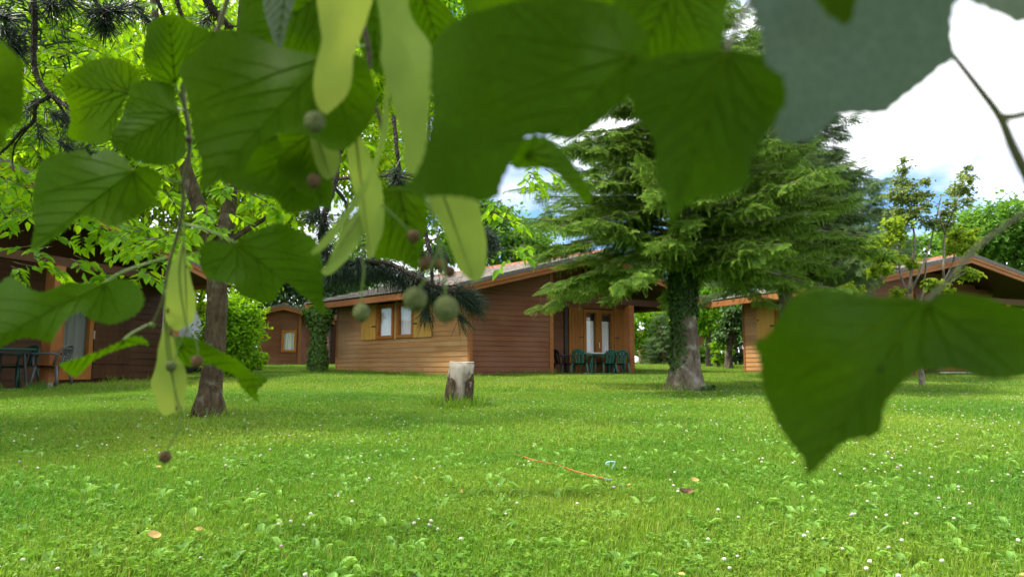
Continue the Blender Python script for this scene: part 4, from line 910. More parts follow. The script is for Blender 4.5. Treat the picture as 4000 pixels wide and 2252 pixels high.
# ------------------------------------------------------------------ stump
def stump():
    Y = 8.75; g = G(1792, Y); t = empty('tree_stump', g, 0); tag(t, 'leaning cut stump with bare pale wood on the lawn before the main cabin', 'stump')
    rng = np.random.default_rng(101); k = 20; b = MB(); wr = rng.random((12, k)); q = []; 
    for i in range(10): f = i / 9; q.append(Vector((-.03 + .075 * f, .02 * f, -.1 + .66 * f)))
    b.tube(q, [.165 - .018 * i / 9 + .03 * math.exp(-i * .6) for i in range(10)], k, wob=lambda i, j: (wr[i, j] - .5) * .05 + .09 * math.sin(j * 2 * math.pi / k * 3 + .6) - (.22 if j in (14, 15) and i < 7 else 0))
    m, tt, n, l = mat_new('stump_bark')
    o = n('ShaderNodeOutputMaterial'); bs = n('ShaderNodeBsdfPrincipled'); bs.inputs['Roughness'].default_value = .9; l(bs.outputs[0], o.inputs[0])
    tcn = n('ShaderNodeTexCoord'); mps = n('ShaderNodeMapping'); mps.inputs['Scale'].default_value = (1.8, 1.8, .7); l(tcn.outputs['Object'], mps.inputs[0]); z = n('ShaderNodeTexNoise'); z.inputs['Scale'].default_value = 6; z.inputs['Detail'].default_value = 10; z.inputs['Roughness'].default_value = .7; l(mps.outputs[0], z.inputs[0])
    sx = n('ShaderNodeSeparateXYZ'); l(tcn.outputs['Object'], sx.inputs[0]); mt = n('ShaderNodeMath'); mt.operation = 'MULTIPLY_ADD'; mt.inputs[1].default_value = .55; l(sx.outputs['Z'], mt.inputs[0]); l(z.outputs['Fac'], mt.inputs[2])
    r = ramp(tt, [(.48, (.06, .045, .03)), (.60, (.19, .145, .095)), (.74, (.34, .295, .235)), (1.0, (.42, .38, .32))]); l(mt.outputs[0], r.inputs[0]); l(r.outputs[0], bs.inputs['Base Color'])
    bp = n('ShaderNodeBump'); bp.inputs['Strength'].default_value = .7; bp.inputs['Distance'].default_value = .02; l(z.outputs['Fac'], bp.inputs['Height']); l(bp.outputs[0], bs.inputs['Normal'])
    b.build('trunk', m, t, smooth=True)
    c = MB(); c.tube([q[-1] + Vector((0, 0, .001)), q[-1] + Vector((0, 0, .012))], [.150, .143], k, wob=lambda i, j: .09 * math.sin(j * 2 * math.pi / k * 3 + .6)); c.build('cut_face', M['white_paint'] if False else m_basic('cut_wood', (.48, .42, .33), .9, .3, 12), t)
    def shell(a0, a1, zt, zl):
        r2 = np.random.default_rng(int(a0)); e = MB(); na, nz = 14, 7
        for o_ in (0, 1):
            for i in range(na + 1):
                a = R(a0 + (a1 - a0) * i / na); top = zt * (.72 + .28 * math.sin(math.pi * i / na)) + r2.uniform(-.05, .05) if o_ == 0 else tops[i]
                if o_ == 0: tops = [] if i == 0 else tops; tops.append(top)
                for k in range(nz + 1):
                    z_ = zl + (top - zl) * k / nz; c_ = q[0].lerp(q[-1], min(1, max(0, (z_ + .1) / .66))); rr = (.182 - .022 * (z_ + .1) / .66) * (1 if o_ == 0 else .9) + r2.uniform(-.004, .004)
                    e.v.append((c_.x + rr * math.cos(a), c_.y + rr * math.sin(a), z_))
        st = (na + 1) * (nz + 1)
        for i in range(na):
            for k in range(nz):
                a_ = i * (nz + 1) + k; e.f += [(a_, a_ + nz + 1, a_ + nz + 2, a_ + 1), (st + a_, st + a_ + 1, st + a_ + nz + 2, st + a_ + nz + 1)]
            a_ = i * (nz + 1) + nz; e.f.append((a_, a_ + nz + 1, st + a_ + nz + 1, st + a_))
        e.build('bark', M['bark_left'], t)
    shell(165, 250, .40, -.08); shell(300, 352, .44, -.08)
    s = MB(); 
    for (x, z0) in ((.115, .40), (.13, .30)): s.tube([(x, -.09, z0), (x + .02, -.13, z0 + .03), (x + .015, -.15, z0 - .03)], [.02, .016, .006], 6)
    s.build('bark_flake', M['bark_spruce'], t)
stump()

# ------------------------------------------------------------------ lawn
rg = np.random.default_rng(200)
def blade(V, Fc, p, az, L, wd, bend, rng):
    d = np.array([math.cos(az), math.sin(az), 0]); s = np.array([-d[1], d[0], 0]) * wd; i = len(V)
    for f, w_ in ((0, 1), (.4, .9), (.75, .6), (1, 0)):
        q = p + d * L * bend * f ** 1.8 + np.array([0, 0, L * (f - .35 * bend * f * f)])
        if w_ > 0: V.extend([q - s * w_, q + s * w_])
        else: V.append(q)
    Fc['q'] += [(i, i + 1, i + 3, i + 2), (i + 2, i + 3, i + 5, i + 4)]; Fc['t'].append((i + 4, i + 5, i + 6))
def tuft(seed, n, rad, hmin, hmax, wd, mat, nclover=0, nweed=0, straw=.06):
    rng = np.random.default_rng(seed); V = []; Fc = {'q': [], 't': []}; mats_q = []
    for _ in range(n):
        a = rng.uniform(0, 6.28); r = rad * math.sqrt(rng.random()); blade(V, Fc, np.array([r * math.cos(a), r * math.sin(a), -.004]), rng.uniform(0, 6.28), rng.uniform(hmin, hmax), wd * rng.uniform(.6, 1.4), rng.uniform(.1, .7), rng)
    nq0, nt0 = len(Fc['q']), len(Fc['t'])
    for _ in range(nclover):
        a = rng.uniform(0, 6.28); r = rad * math.sqrt(rng.random()); h = rng.uniform(hmin * .6, hmax * .75); c = np.array([r * math.cos(a), r * math.sin(a), h]); sz = rng.uniform(.0045, .0085); a0 = rng.uniform(0, 6.28); tl = rng.normal(size=2) * .35
        for k in range(3):
            az = a0 + k * 2.094; d = np.array([math.cos(az), math.sin(az), .12 + tl[0] * math.cos(az) + tl[1] * math.sin(az)]); s = np.array([-math.sin(az), math.cos(az), 0]); i = len(V)
            V.extend([c, c + d * sz * .9 + s * sz * .75, c + d * sz * 1.9, c + d * sz * .9 - s * sz * .75]); Fc['q'].append((i, i + 1, i + 2, i + 3))
    nq1 = len(Fc['q'])
    for _ in range(nweed):
        a = rng.uniform(0, 6.28); r = rad * rng.random() * .8; p = np.array([r * math.cos(a), r * math.sin(a), 0]); az0 = rng.uniform(0, 6.28)
        for k in range(int(rng.integers(2, 5))):
            az = az0 + k * 1.5 + rng.normal() * .3; d = np.array([math.cos(az), math.sin(az), 0]); s = np.array([-d[1], d[0], 0]); L = rng.uniform(.035, .07); w_ = L * .22; i = len(V); u = np.array([0, 0, 1.])
            V.extend([p, p + d * L * .4 + s * w_ + u * L * .5, p + d * L * .75 + s * w_ * .8 + u * L * .75, p + d * L * 1.15 + u * L * .72, p + d * L * .75 - s * w_ * .8 + u * L * .75, p + d * L * .4 - s * w_ + u * L * .5]); Fc['q'] += [(i, i + 1, i + 2, i + 3), (i, i + 3, i + 4, i + 5)]
    me = mesh_np('tuft', np.array(V), [np.array(Fc['q']), np.array(Fc['t'])]); nq = len(Fc['q'])
    for m_ in mat: me.materials.append(m_)
    mi = np.zeros(len(me.polygons), dtype=np.int32); mi[nq0:nq1] = 1; mi[nq1:nq] = 2
    # a few straw-coloured blades
    if len(mat) > 3:
        for b_ in range(n):
            if rng.random() < straw: mi[2 * b_] = mi[2 * b_ + 1] = 3; mi[nq + b_] = 3
    me.polygons.foreach_set('material_index', mi); return bpy.data.objects.new('tuft', me)
GM = [M['grass'], M['clover'], M['weed'], M['grass_dry']]
near_src = [tuft(300 + k, 2100, .22, .022, .070, .0013, GM, ncl, nw, .09) for k, (ncl, nw) in enumerate(((60, 3), (200, 1), (20, 5), (25, 0), (110, 7)))]
mid_src = [tuft(320 + k, 2100, .45, .03, .085, .0025, GM, ncl, nw, .14) for k, (ncl, nw) in enumerate(((250, 8), (600, 12), (150, 24)))]
far_src = [tuft(330 + k, 2000, .80, .05, .12, .0060, GM, ncl, nw, .22) for k, (ncl, nw) in enumerate(((300, 12), (500, 20), (250, 34)))]
tall_src = [tuft(340 + k, 34, .16, .09, .24, .0032, GM, 0, 2) for k in range(3)]
def lawn_points(y0, y1, dens, halfw, rng, keep=None):
    area = 0; pts = []
    n = int(dens * halfw * 2 * (y1 * y1 - y0 * y0) / 2); y = np.sqrt(rng.uniform(y0 * y0, y1 * y1, n)); x = rng.uniform(-1, 1, n) * halfw * y
    p = np.stack([x, y, [gzz(a, b) for a, b in zip(x, y)]], 1)
    return p
def inside_cabin(c, p, u0, u1, v0, v1):
    a = -c.rotation_euler.z; d = p[:, :2] - np.array(c.location)[:2]; u = d[:, 0] * math.cos(a) - d[:, 1] * math.sin(a); v = d[:, 0] * math.sin(a) + d[:, 1] * math.cos(a)
    return (u > u0) & (u < u1) & (v > v0) & (v < v1)
def inside_main(p):
    a = -main_cabin.rotation_euler.z; d = p[:, :2] - np.array(main_cabin.location)[:2]; x = d[:, 0] * math.cos(a) - d[:, 1] * math.sin(a); y = d[:, 0] * math.sin(a) + d[:, 1] * math.cos(a)
    v = y / .9744; u = x + .2247 * v; return ((u > .72) & (u < 3.25) & (v > .55) & (v < 7.2)) | ((u >= 3.25) & (u < 7.6) & (v > .30) & (v < 7.2))
def clean(p):
    bad = inside_main(p) | inside_cabin(left_c, p, .5, 10.8, .08, 7.5) | inside_cabin(right_cabin, p, .7, 9.5, .3, 5.0)
    return p[~bad]
def rots(n, rng, tilt=.12): return np.stack([rng.normal(size=n) * tilt, rng.normal(size=n) * tilt, rng.uniform(0, 6.28, n)], 1)
def lawn_tiles(name, y0, y1, step, src, label, sc):
    q = []
    nrow = int((y1 - y0) / step) + 1
    for r in range(nrow):
        y = y0 + r * step; hw = .80 * y + .5; k = int(2 * hw / step) + 1
        for c in range(k): q.append((-hw + (c + (r % 2) * .5) * step + rg.normal() * step * .22, y + rg.normal() * step * .22, 0))
    q = clean(np.array(q)); q[:, 2] = [gzz(a, b) for a, b in q[:, :2]]
    ro = rots(len(q), rg, .0); ro[:, 2] = rg.uniform(0, 6.28, len(q))
    E_ = []
    for a in ro[:, 2]: E_.append(tuple((Matrix.Rotation(math.atan(SLOPE), 3, 'X') @ Matrix.Rotation(a, 3, 'Z')).to_euler()))
    scatter(name, q, E_, rg.uniform(sc[0], sc[1], len(q)), src, None, label)
lawn_tiles('lawn_grass', 1.95, 5.7, .235, near_src, 'short clover lawn in the foreground', (.9, 1.15))
lawn_tiles('lawn_grass', 5.6, 13.2, .47, mid_src, 'clover lawn in the middle distance', (.9, 1.2))
lawn_tiles('lawn_grass', 13, 36, .85, far_src, 'lawn running up to the cabins', (.85, 1.1))
# longer grass along walls, trunks and the stump
tp = []
def along(c, a, b, n, sp_=.12):
    for _ in range(n):
        f = rg.random(); q = on_cabin(c, a[0] + (b[0] - a[0]) * f + rg.normal() * sp_ * .3, a[1] + (b[1] - a[1]) * f - abs(rg.normal()) * sp_); tp.append((q.x, q.y, gzz(q.x, q.y)))
def side(c, u, v0, v1, n, off):
    for _ in range(n): q = on_cabin(c, *KM(u - off * abs(rg.normal()) - .04, rg.uniform(v0, v1))); tp.append((q.x, q.y, gzz(q.x, q.y)))
side(main_cabin, .75, .5, 7.0, 150, .5); along(main_cabin, (.7, .52), (3.2, .52), 60); along(left_c, (3, .02), (10.8, .02), 60)
for (px_, Y_, r_, n_) in ((1792, 8.75, .24, 34), (1792, 8.52, .12, 16), (815, 7.5, .26, 10), (2678, 12.4, .45, 14), (1240, 22.3, .5, 26), (2560, 33, 2, 60), (2900, 28, 1.2, 40), (1100, 28, 1.5, 70)):
    g_ = G(px_, Y_)
    for _ in range(n_):
        a = rg.uniform(0, 6.28); x = g_.x + math.cos(a) * r_ * (.7 + .5 * rg.random()); y = g_.y + math.sin(a) * r_ * (.7 + .5 * rg.random()); tp.append((x, y, gzz(x, y)))
tp = np.array(tp); scatter('long_grass', tp, rots(len(tp), rg, .15), rg.uniform(.5, 1.15, len(tp)), tall_src, None, 'longer grass left along walls, trunks and stump')
# clover heads
def clover_head(seed, mat):
    rng = np.random.default_rng(seed); b = MB(); b.tube([(0, 0, 0), (.003, .002, .06), (.005, .003, .104)], .0009, 4); k0 = len(b.f)
    b.ball((.005, .003, .110), .0095, 8, 5, sq=(1, 1, .85))
    for i in range(16):
        d = Vector(rnd_unit(rng, 1)[0]); d.z = abs(d.z) * .8 - .1; c = Vector((.005, .003, .110)) + d * .0075; b.tube([c, c + d * .0045], [.0022, .0008], 4)
    me = bpy.data.meshes.new('clover_head'); me.from_pydata(b.v, [], b.f); me.update(); me.materials.append(M['clover']); me.materials.append(mat)
    mi = np.ones(len(me.polygons), dtype=np.int32); mi[:k0] = 0; me.polygons.foreach_set('material_index', mi); return bpy.data.objects.new('clover_head', me)
cl = [clover_head(400, M['flower']), clover_head(401, M['flower']), clover_head(402, M['flower_pink'])]
p = np.concatenate([lawn_points(2, 7, 26, .78, rg), clean(lawn_points(7, 19, 26, .78, rg))])
pn = np.array([math.sin(a * 1.3 + 1) * math.sin(b * .9 + a * .4) for a, b in p[:, :2]]); p = p[pn + rg.normal(size=len(p)) * .5 > -.15]
xx = p[:, 0] / p[:, 1]; p = p[(rg.random(len(p)) < np.where(xx > .2, 1.0, .6))]
ii = np.where(rg.random(len(p)) < .06, 2, rg.integers(0, 2, len(p))); scatter('clover_flowers', p, rots(len(p), rg, .2), rg.uniform(.42, .75, len(p)), cl, None, 'white clover heads dotted over the lawn', ii)
# dry bits
def bit(seed, mat):
    rng = np.random.default_rng(seed); me = leaves_mesh('bit', [(0, 0, 0)], [(1, 0, .2)], [(0, .2, 1)], .035, .018); me.materials.append(mat); return bpy.data.objects.new('bit', me)
p = lawn_points(2.2, 9, 3.2, .78, rg); p[:, 2] += .045; scatter('dry_bits', p, rots(len(p), rg, .5), rg.uniform(.4, 1.0, len(p)), [bit(1, M['dry_leaf']), bit(2, M['brown_leaf'])], None, 'withered bits of leaf scattered in the grass')

def gp(px, py, lift=.04):               # point on the lawn under a pixel
    D = 1.0
    for _ in range(40):
        q = P(px, py, D); e = q.z - gzz(q.x, q.y) - lift
        t = (EYE - q.z) / D + SLOPE; D += e / max(t, .02) * .9
    return P(px, py, D)
def fallen(px, py, L, wd, mat, label, curl=.3, az=.5):
    g = gp(px, py, .085); b = MB(); n = 8
    for i in range(n + 1):
        f = i / n; w_ = wd * math.sin(math.pi * min(1, f * .93 + .04)) ** .7
        for s in (-1, 0, 1): b.v.append((L * (f - .5), s * w_ / 2, curl * L * (4 * (f - .5) ** 2) * .5 + (abs(s) * w_ * curl)))
    for i in range(n):
        for k in range(2): q = i * 3 + k; b.f.append((q, q + 1, q + 4, q + 3))
    o = b.build('fallen_leaf', mat, None, smooth=True); o.location = g; o.rotation_euler = (R(40), R(8), az); tag(o, label, 'leaf', 'fallen leaves on the lawn')
fallen(600, 2088, .055, .035, M['dry_leaf'], 'yellow fallen leaf on the lawn, lower left', .15, 1.2)
fallen(2675, 1925, .075, .028, M['brown_leaf'], 'curled brown fallen leaf on the lawn at right of the orange cord', .6, .35)
fallen(2712, 1874, .045, .025, M['dry_leaf'], 'tan fallen leaf just above the curled brown one', .3, .2)
fallen(2386, 1806, .04, .02, M['dry_leaf'], 'small yellow fallen leaf behind the turquoise peg', .2, 1.4)
# orange guy line with its metal end, and a turquoise peg
pts = [gp(x, y, l_) for x, y, l_ in ((1985, 1768, .01), (2040, 1780, .042), (2085, 1795, .058), (2180, 1816, .04), (2260, 1842, .062), (2320, 1857, .066), (2362, 1868, .058))]
t = empty('guy_line', pts[-1]); tag(t, 'orange cord lying across the lawn, ending at a small metal hook', 'cord')
MB().tube(catmull(pts, 5), .0032, 6).build('cord', M['cord'], t, off=pts[-1])
MB().tube([pts[-1], gp(2374, 1871, .062), gp(2388, 1871, .058)], .005, 6).build('hook', M['steel'], t, off=pts[-1])
b0 = gp(2387, 1853, 0.0); t = empty('tent_peg', b0); tag(t, 'turquoise hooked tent peg standing in the lawn', 'peg')
s_ = 1.0; MB().tube(catmull([Vector((.0, 0, -.02)), Vector((.004, 0, .03)), Vector((.018, 0, .062)), Vector((.02, 0, .075)), Vector((-.02, 0, .072)), Vector((-.028, 0, .06)), Vector((-.012, 0, .058))], 4), .0045, 6).build('stem', M['teal'], t)

# ------------------------------------------------------------------ pine branches
def pine(name, label, stems, tufts, D, seed, needle=.095, droop=.1):
    rng = np.random.default_rng(seed); o0 = P(stems[0][0][0][0], stems[0][0][0][1], D); t = empty(name, o0); tag(t, label, 'pine branch')
    for pts_, r in stems:
        b = MB(); q = catmull([P(x, y, D + dz) for (x, y, dz) in pts_], 6); n = len(q); b.tube(q, [r * (1 - .45 * i / n) * (1 + .18 * math.sin(i * 2.3)) for i in range(n)], 7)
        for i in range(0, n):        # scaly stubs
            for _ in range(3):
                d = Vector(rnd_unit(rng, 1)[0]); b.tube([q[i] + d * r * .6, q[i] + d * r * 1.6], [r * .22, r * .08], 4)
        b.build('branch', M['bark_pine'], t, off=o0)
    V = []; Fq = []
    for (x, y, dz, dx, dy, ddz, n, spread, L) in tufts:
        c = np.array(P(x, y, D + dz)); ax = np.array(UP) * (-dy) + np.array([1, 0, 0]) * dx + np.array(FW) * ddz; ax = ax / (np.linalg.norm(ax) + 1e-9)
        for _ in range(int(n * 1.4)):
            d = ax * rng.uniform(.15, 1) + rnd_unit(rng, 1)[0] * spread; d /= np.linalg.norm(d); st = c + ax * rng.uniform(-.03, .035) + rnd_unit(rng, 1)[0] * .006; ln = needle * L * rng.uniform(.7, 1.1)
            s = np.cross(d, rnd_unit(rng, 1)[0]); s /= np.linalg.norm(s); u = np.cross(d, s); w_ = .0013; i = len(V)
            m1 = st + d * ln * .55 + np.array([0, 0, -1]) * ln * droop * .3; e = st + d * ln + np.array([0, 0, -1]) * ln * droop
            for p_, k in ((st, 1), (m1, 1)): V.extend([p_ + s * w_ * k, p_ - s * w_ * .5 * k + u * w_ * .87, p_ - s * w_ * .5 * k - u * w_ * .87])
            V.append(e)
            for k in range(3): a, b2 = i + k, i + (k + 1) % 3; Fq.append((a, b2, b2 + 3, a + 3)); Fq.append((a + 3, b2 + 3, i + 6, i + 6))
    V = np.array(V) - np.array(o0); Fq = np.array(Fq); tri = Fq[Fq[:, 2] == Fq[:, 3]][:, :3]; qd = Fq[Fq[:, 2] != Fq[:, 3]]
    ob = link('needles', mesh_np('needles', V, [qd, tri]), M['pine'], t); ob['kind'] = 'stuff'
    return t, o0
z1 = lambda L_: [(x * .5519, y * .5519, d) for x, y, d in L_]
pt, po = pine('pine_branch', 'scaly dark pine branch with needle tufts hanging at top left', [
    (z1([(235, -60, 0), (245, 200, 0), (240, 450, 0), (290, 600, -.02), (400, 700, -.05), (520, 790, -.1)]), .0125),
    (z1([(345, 690, -.02), (255, 745, 0), (235, 860, .02), (150, 930, .05), (60, 1030, .1), (-40, 1120, .15)]), .0085),
    (z1([(380, 690, -.04), (430, 760, 0), (490, 850, .04)]), .007), (z1([(240, 860, .02), (110, 1020, .1), (90, 1150, .15)]), .004),
    (z1([(1090, -60, .3), (1130, 40, .3), (1165, 120, .3)]), .011), (z1([(1235, -60, .3), (1260, 30, .3), (1290, 130, .3)]), .011), (z1([(1440, -60, .5), (1500, 60, .5), (1640, 200, .5)]), .022),
    (z1([(600, -80, .1), (700, 40, .1), (750, 140, .1)]), .009)],
    [(200, 10, 0, .3, .4, -.3, 110, .8, 1.0), (250, -10, 0, .5, .5, 0, 80, .8, 1.1), (410, 75, .1, -.1, 1, 0, 170, .75, 1.0), (400, 40, .1, -.9, .3, 0, 80, .6, 1.1), (430, 40, .1, .9, .2, 0, 90, .6, 1.2), (20, 120, .1, .8, .7, 0, 90, .6, 1.2), (40, 180, .1, .9, .5, 0, 90, .55, 1.3), (0, 60, .1, .9, .4, 0, 80, .55, 1.2), (500, 20, .2, 1, .3, 0, 70, .6, 1.1),
     (130, 410, .05, -.6, .8, 0, 40, .6, .9), (200, 440, 0, .9, .4, 0, 50, .5, 1.0), (150, 500, .05, .3, .9, 0, 40, .6, .9), (260, 470, 0, .6, .8, 0, 50, .6, 1), (560, 60, .3, .5, .8, 0, 60, .7, 1), (820, 60, .5, -.6, .8, 0, 80, .7, 1.1), (250, 560, .1, .4, .3, 0, 60, .8, .8), (330, 590, .1, .9, .2, 0, 60, .8, .8)], 2.75, 501)
cb = MB(); cc = P(412, 70, 2.85)
for k in range(26):
    d = Vector(rnd_unit(np.random.default_rng(k), 1)[0]); cb.ball(cc + Vector((d.x * .016, d.y * .016, d.z * .026)), .011, 6, 4)
cb.build('cone', M['bark_pine'], pt, off=po)
z9 = lambda L_: [(1200 + x * .4828, 600 + y * .4828, d) for x, y, d in L_]
pine('pine_branch', 'dark pine branch with drooping needles hanging before the main cabin window', [
    (z9([(260, -200, .2), (230, 200, .1), (150, 460, 0), (110, 700, 0), (200, 900, 0), (420, 880, 0), (640, 880, -.05), (860, 990, -.1), (1000, 1060, -.1), (1200, 1120, -.1)]), .016),
    (z9([(200, 250, .1), (320, 420, .1), (300, 640, .1)]), .010), (z9([(700, -300, .3), (730, 0, .2), (760, 200, .2)]), .012), (z9([(950, 620, -.05), (1000, 850, -.1), (1010, 1060, -.1)]), .012)],
    [z9([(a, b_, 0)])[0][:2] + (0, dx, dy, 0, n_, sp_, L_) for (a, b_, dx, dy, n_, sp_, L_) in (
        (60, 460, -.3, .6, 120, .9, .9), (120, 520, .2, .8, 120, .9, .9), (130, 640, .2, .9, 120, .8, 1.0), (150, 780, 0, .9, 120, .8, 1.0), (200, 930, -.3, .9, 150, .7, 1.1), (300, 910, .1, 1, 170, .6, 1.2), (420, 890, .2, 1, 190, .6, 1.25), (540, 890, .3, 1, 190, .6, 1.25), (660, 910, .2, 1, 190, .6, 1.3), (780, 960, .1, 1, 170, .7, 1.2), (880, 1010, .2, 1, 170, .8, 1.2),
        (980, 1080, .1, 1, 190, .8, 1.2), (960, 1230, 0, 1, 70, .35, 1.2), (1060, 1100, .6, .7, 170, .8, 1.2), (1180, 1120, 1, .5, 180, .6, 1.3), (1250, 1150, 1, .35, 160, .45, 1.5), (1290, 1210, 1, .45, 60, .35, 1.2), (1210, 1290, .8, .9, 30, .3, 1.3), (1420, 640, .9, .5, 110, .6, 1.0), (1440, 740, 1, .3, 110, .55, 1.0), (1390, 800, 1, .5, 100, .6, 1.0), (720, 150, 0, 1, 120, .7, 1.0), (760, 240, .4, .9, 90, .7, 1.0), (1050, 800, .4, .9, 120, .8, 1.1), (300, 520, .2, .9, 100, .9, .9))], 3.5, 502, droop=.16)

# ------------------------------------------------------------------ lime branches in the foreground
def poly_resample(pts, step):
    out_ = []; n = len(pts); acc = 0
    for i in range(n):
        a, b_ = pts[i], pts[(i + 1) % n]; L = (b_ - a).length; 
        if L < 1e-9: continue
        t_ = acc
        while t_ < L: out_.append(a.lerp(b_, t_ / L)); t_ += step
        acc = t_ - L
    return out_
def point_in(pts, x, y):
    c = False; n = len(pts); j = n - 1
    for i in range(n):
        if (pts[i].y > y) != (pts[j].y > y) and x < (pts[j].x - pts[i].x) * (y - pts[i].y) / (pts[j].y - pts[i].y) + pts[i].x: c = not c
        j = i
    return c
def surface(name, root, outline, D, base, tip, seed, mat, tilt=(0, 0), cup=.0, fold=.0, wave=.0048, teeth=True, grid=.006, veins=True, smooth_n=5, vmat=None, rib_w=1.0):
    """a blade whose silhouette is given in photo pixels, standing at its own depth D (m), tilted, folded along the midrib and waved"""
    rng = np.random.default_rng(seed); k = D / F
    pl = [Vector((p_.x, p_.y)) for p_ in catmull([(x, y, 0) for x, y in outline], smooth_n, True)]
    pl = poly_resample(pl, .0016 / k if teeth else .004 / k)
    if teeth:
        n = len(pl); o2 = []; area = sum(pl[i].x * pl[(i+1) % n].y - pl[(i+1) % n].x * pl[i].y for i in range(n)); sg = 1 if area > 0 else -1
        for i in range(n):
            t_ = pl[(i + 1) % n] - pl[i - 1]; nr = Vector((t_.y, -t_.x)).normalized() * sg; o2.append(pl[i] + nr * ((.0011 if D > .45 else .0006) / k) * ((0, .55, 1.0)[i % 3] - .3) * rng.uniform(.6, 1.3))
        pl = o2
    xs = [p_.x for p_ in pl]; ys = [p_.y for p_ in pl]; g = grid / k; inner = []
    y = min(ys) + g / 2
    while y < max(ys):
        x = min(xs) + g / 2
        while x < max(xs):
            jx, jy = x + rng.uniform(-.2, .2) * g, y + rng.uniform(-.2, .2) * g
            if point_in(pl, jx, jy) and min((jx - q.x) ** 2 + (jy - q.y) ** 2 for q in pl[::2]) > (.35 * g) ** 2: inner.append(Vector((jx, jy)))
            x += g
        y += g
    vs_, _, fc, *_ = delaunay_2d_cdt(pl + inner, [(i, (i + 1) % len(pl)) for i in range(len(pl))], [], 1, 1e-4)
    bx, by = base; tx, ty = tip; cx_, cy_ = sum(xs) / len(xs), sum(ys) / len(ys); ml = math.hypot(tx - bx, ty - by) or 1; ux, uy = (tx - bx) / ml, (ty - by) / ml; p1, p2 = rng.uniform(0, 6.28, 2); sz = ml * k
    def dep(x, y):
        a = (x - cx_) * k; b_ = (y - cy_) * k; dm = abs((x - bx) * uy - (y - by) * ux) * k; al = ((x - bx) * ux + (y - by) * uy) * k
        return D + tilt[0] * a + tilt[1] * b_ + fold * dm + cup * (al / max(sz, .02)) ** 2 * sz + wave * (math.sin(al * 95 + p1) * min(1, dm / .02) + .8 * math.sin(dm * 70 + al * 40 + p2))
    o0 = root.location
    me = bpy.data.meshes.new(name); me.from_pydata([tuple(P(v.x, v.y, dep(v.x, v.y)) - o0) for v in vs_], [], [tuple(f) for f in fc]); me.update()
    ob = link(name, me, mat, root, True)
    if veins:
        b = MB(); 
        def vpath(x0, y0, ang, L, r0, r1, curve=0):
            pts_ = []; a = ang; x, y = x0, y0; st = L / 14
            for i in range(15):
                if i > 1 and not point_in(pl, x, y): break
                pts_.append(P(x, y, dep(x, y) - .0004) - o0); a += curve / 14; x += math.cos(a) * st; y += math.sin(a) * st
            if len(pts_) > 2: b.tube(pts_, [r0 + (r1 - r0) * i / (len(pts_) - 1) for i in range(len(pts_))], 5, False)
        ang0 = math.atan2(uy, ux); vpath(bx, by, ang0, ml, .0008 * rib_w, .00022)
        if teeth:
            for s in (-1, 1):
                for (da, Lf, r) in ((.52, .85, .0007), (1.02, .72, .0006), (1.6, .55, .0005)):
                    a = ang0 + s * da * rng.uniform(.9, 1.1); vpath(bx, by, a, ml * Lf, r, .0002, -s * .15)
                    for f in (.3, .5, .7):
                        x, y = bx + math.cos(a) * ml * Lf * f, by + math.sin(a) * ml * Lf * f
                        if point_in(pl, x, y): vpath(x, y, a + s * .6, ml * .3, .00035, .00015, -s * .2)
                for f in (.22, .38, .54, .7, .82):
                    vpath(bx + ux * ml * f, by + uy * ml * f, ang0 + s * .72, ml * (.55 * (1 - f) + .1), .0005, .00018, -s * .25)
        if b.v: b.build('veins', vmat or M['vein'], ob)
    return ob, dep
def stalk(name, root, pts_, D, r0, r1, mat, parent=None, k=6):
    q = catmull([P(x, y, D if len(z_) == 0 else z_[0]) - root.location for (x, y, *z_) in pts_], 6); n = len(q)
    b = MB(); b.tube(q, [r0 + (r1 - r0) * i / (n - 1) for i in range(n)], k); return b.build(name, mat, parent or root, smooth=True)
def fruit(root, x, y, D, rpx, mat, seed=0):
    r = rpx * D / F; b = MB(); b.ball(P(x, y, D) - root.location, r, 20, 12, ribs=.06, sq=(1, 1, 1.06)); c = P(x, y, D) - root.location
    o = b.build('fruit', mat, root, smooth=True)
    MB().tube([c - Vector((0, 0, r * .95)), c - Vector((0, 0, r * 1.35))], [.0007, .0002], 5).build('style', M['twig_brown'], o)
    return o
def Zs(pts_, s, ox, oy): return [(ox + x * s, oy + y * s) for x, y in pts_]
LM = M['leaf_lime']
# --- left hanging twig
A = empty('lime_twig', P(760, 200, .56)); tag(A, 'hanging lime twig at left with heart leaves and long pale bracts', 'twig')
stalk('twig', A, [(905, -60), (844, 132), (765, 262), (716, 330), (723, 425), (740, 541), (734, 635), (714, 717), (717, 770), (708, 850), (690, 928), (662, 1024), (645, 1128), (632, 1190), (593, 1272)], .56, .0022, .0012, M['twig'])
MB().ball(P(738, 545, .557) - A.location, .003, 8, 6).build('bud', M['twig_brown'], A)
MB().ball(P(593, 1270, .56) - A.location, .0025, 8, 6).build('bud', M['petiole'], A)
def lf(root, outline, D, base, tip, seed, pet=None, petD=None, mat=None, **kw):
    ob, dep = surface('leaf', root, outline, D, base, tip, seed, mat or LM, **kw)
    if pet:
        dD = petD or D; n = len(pet); pts_ = [(x, y, dep(*base) * (1 - i / (n - 1)) + dD * i / (n - 1)) for i, (x, y) in enumerate(pet)]
        stalk('petiole', root, pts_, D, .0009, .0011, M['petiole'] if D > .33 else M['twig'], ob)
    return ob
lf(A, [(-220, 400), (-160, 220), (-60, 150), (0, 160), (35, 188), (72, 226), (91, 248), (93, 330), (91, 440), (83, 480), (44, 497), (22, 530), (5, 580), (-90, 590), (-180, 540)], .36, (-190, 330), (60, 470), 1, tilt=(.3, -.2), fold=.1)
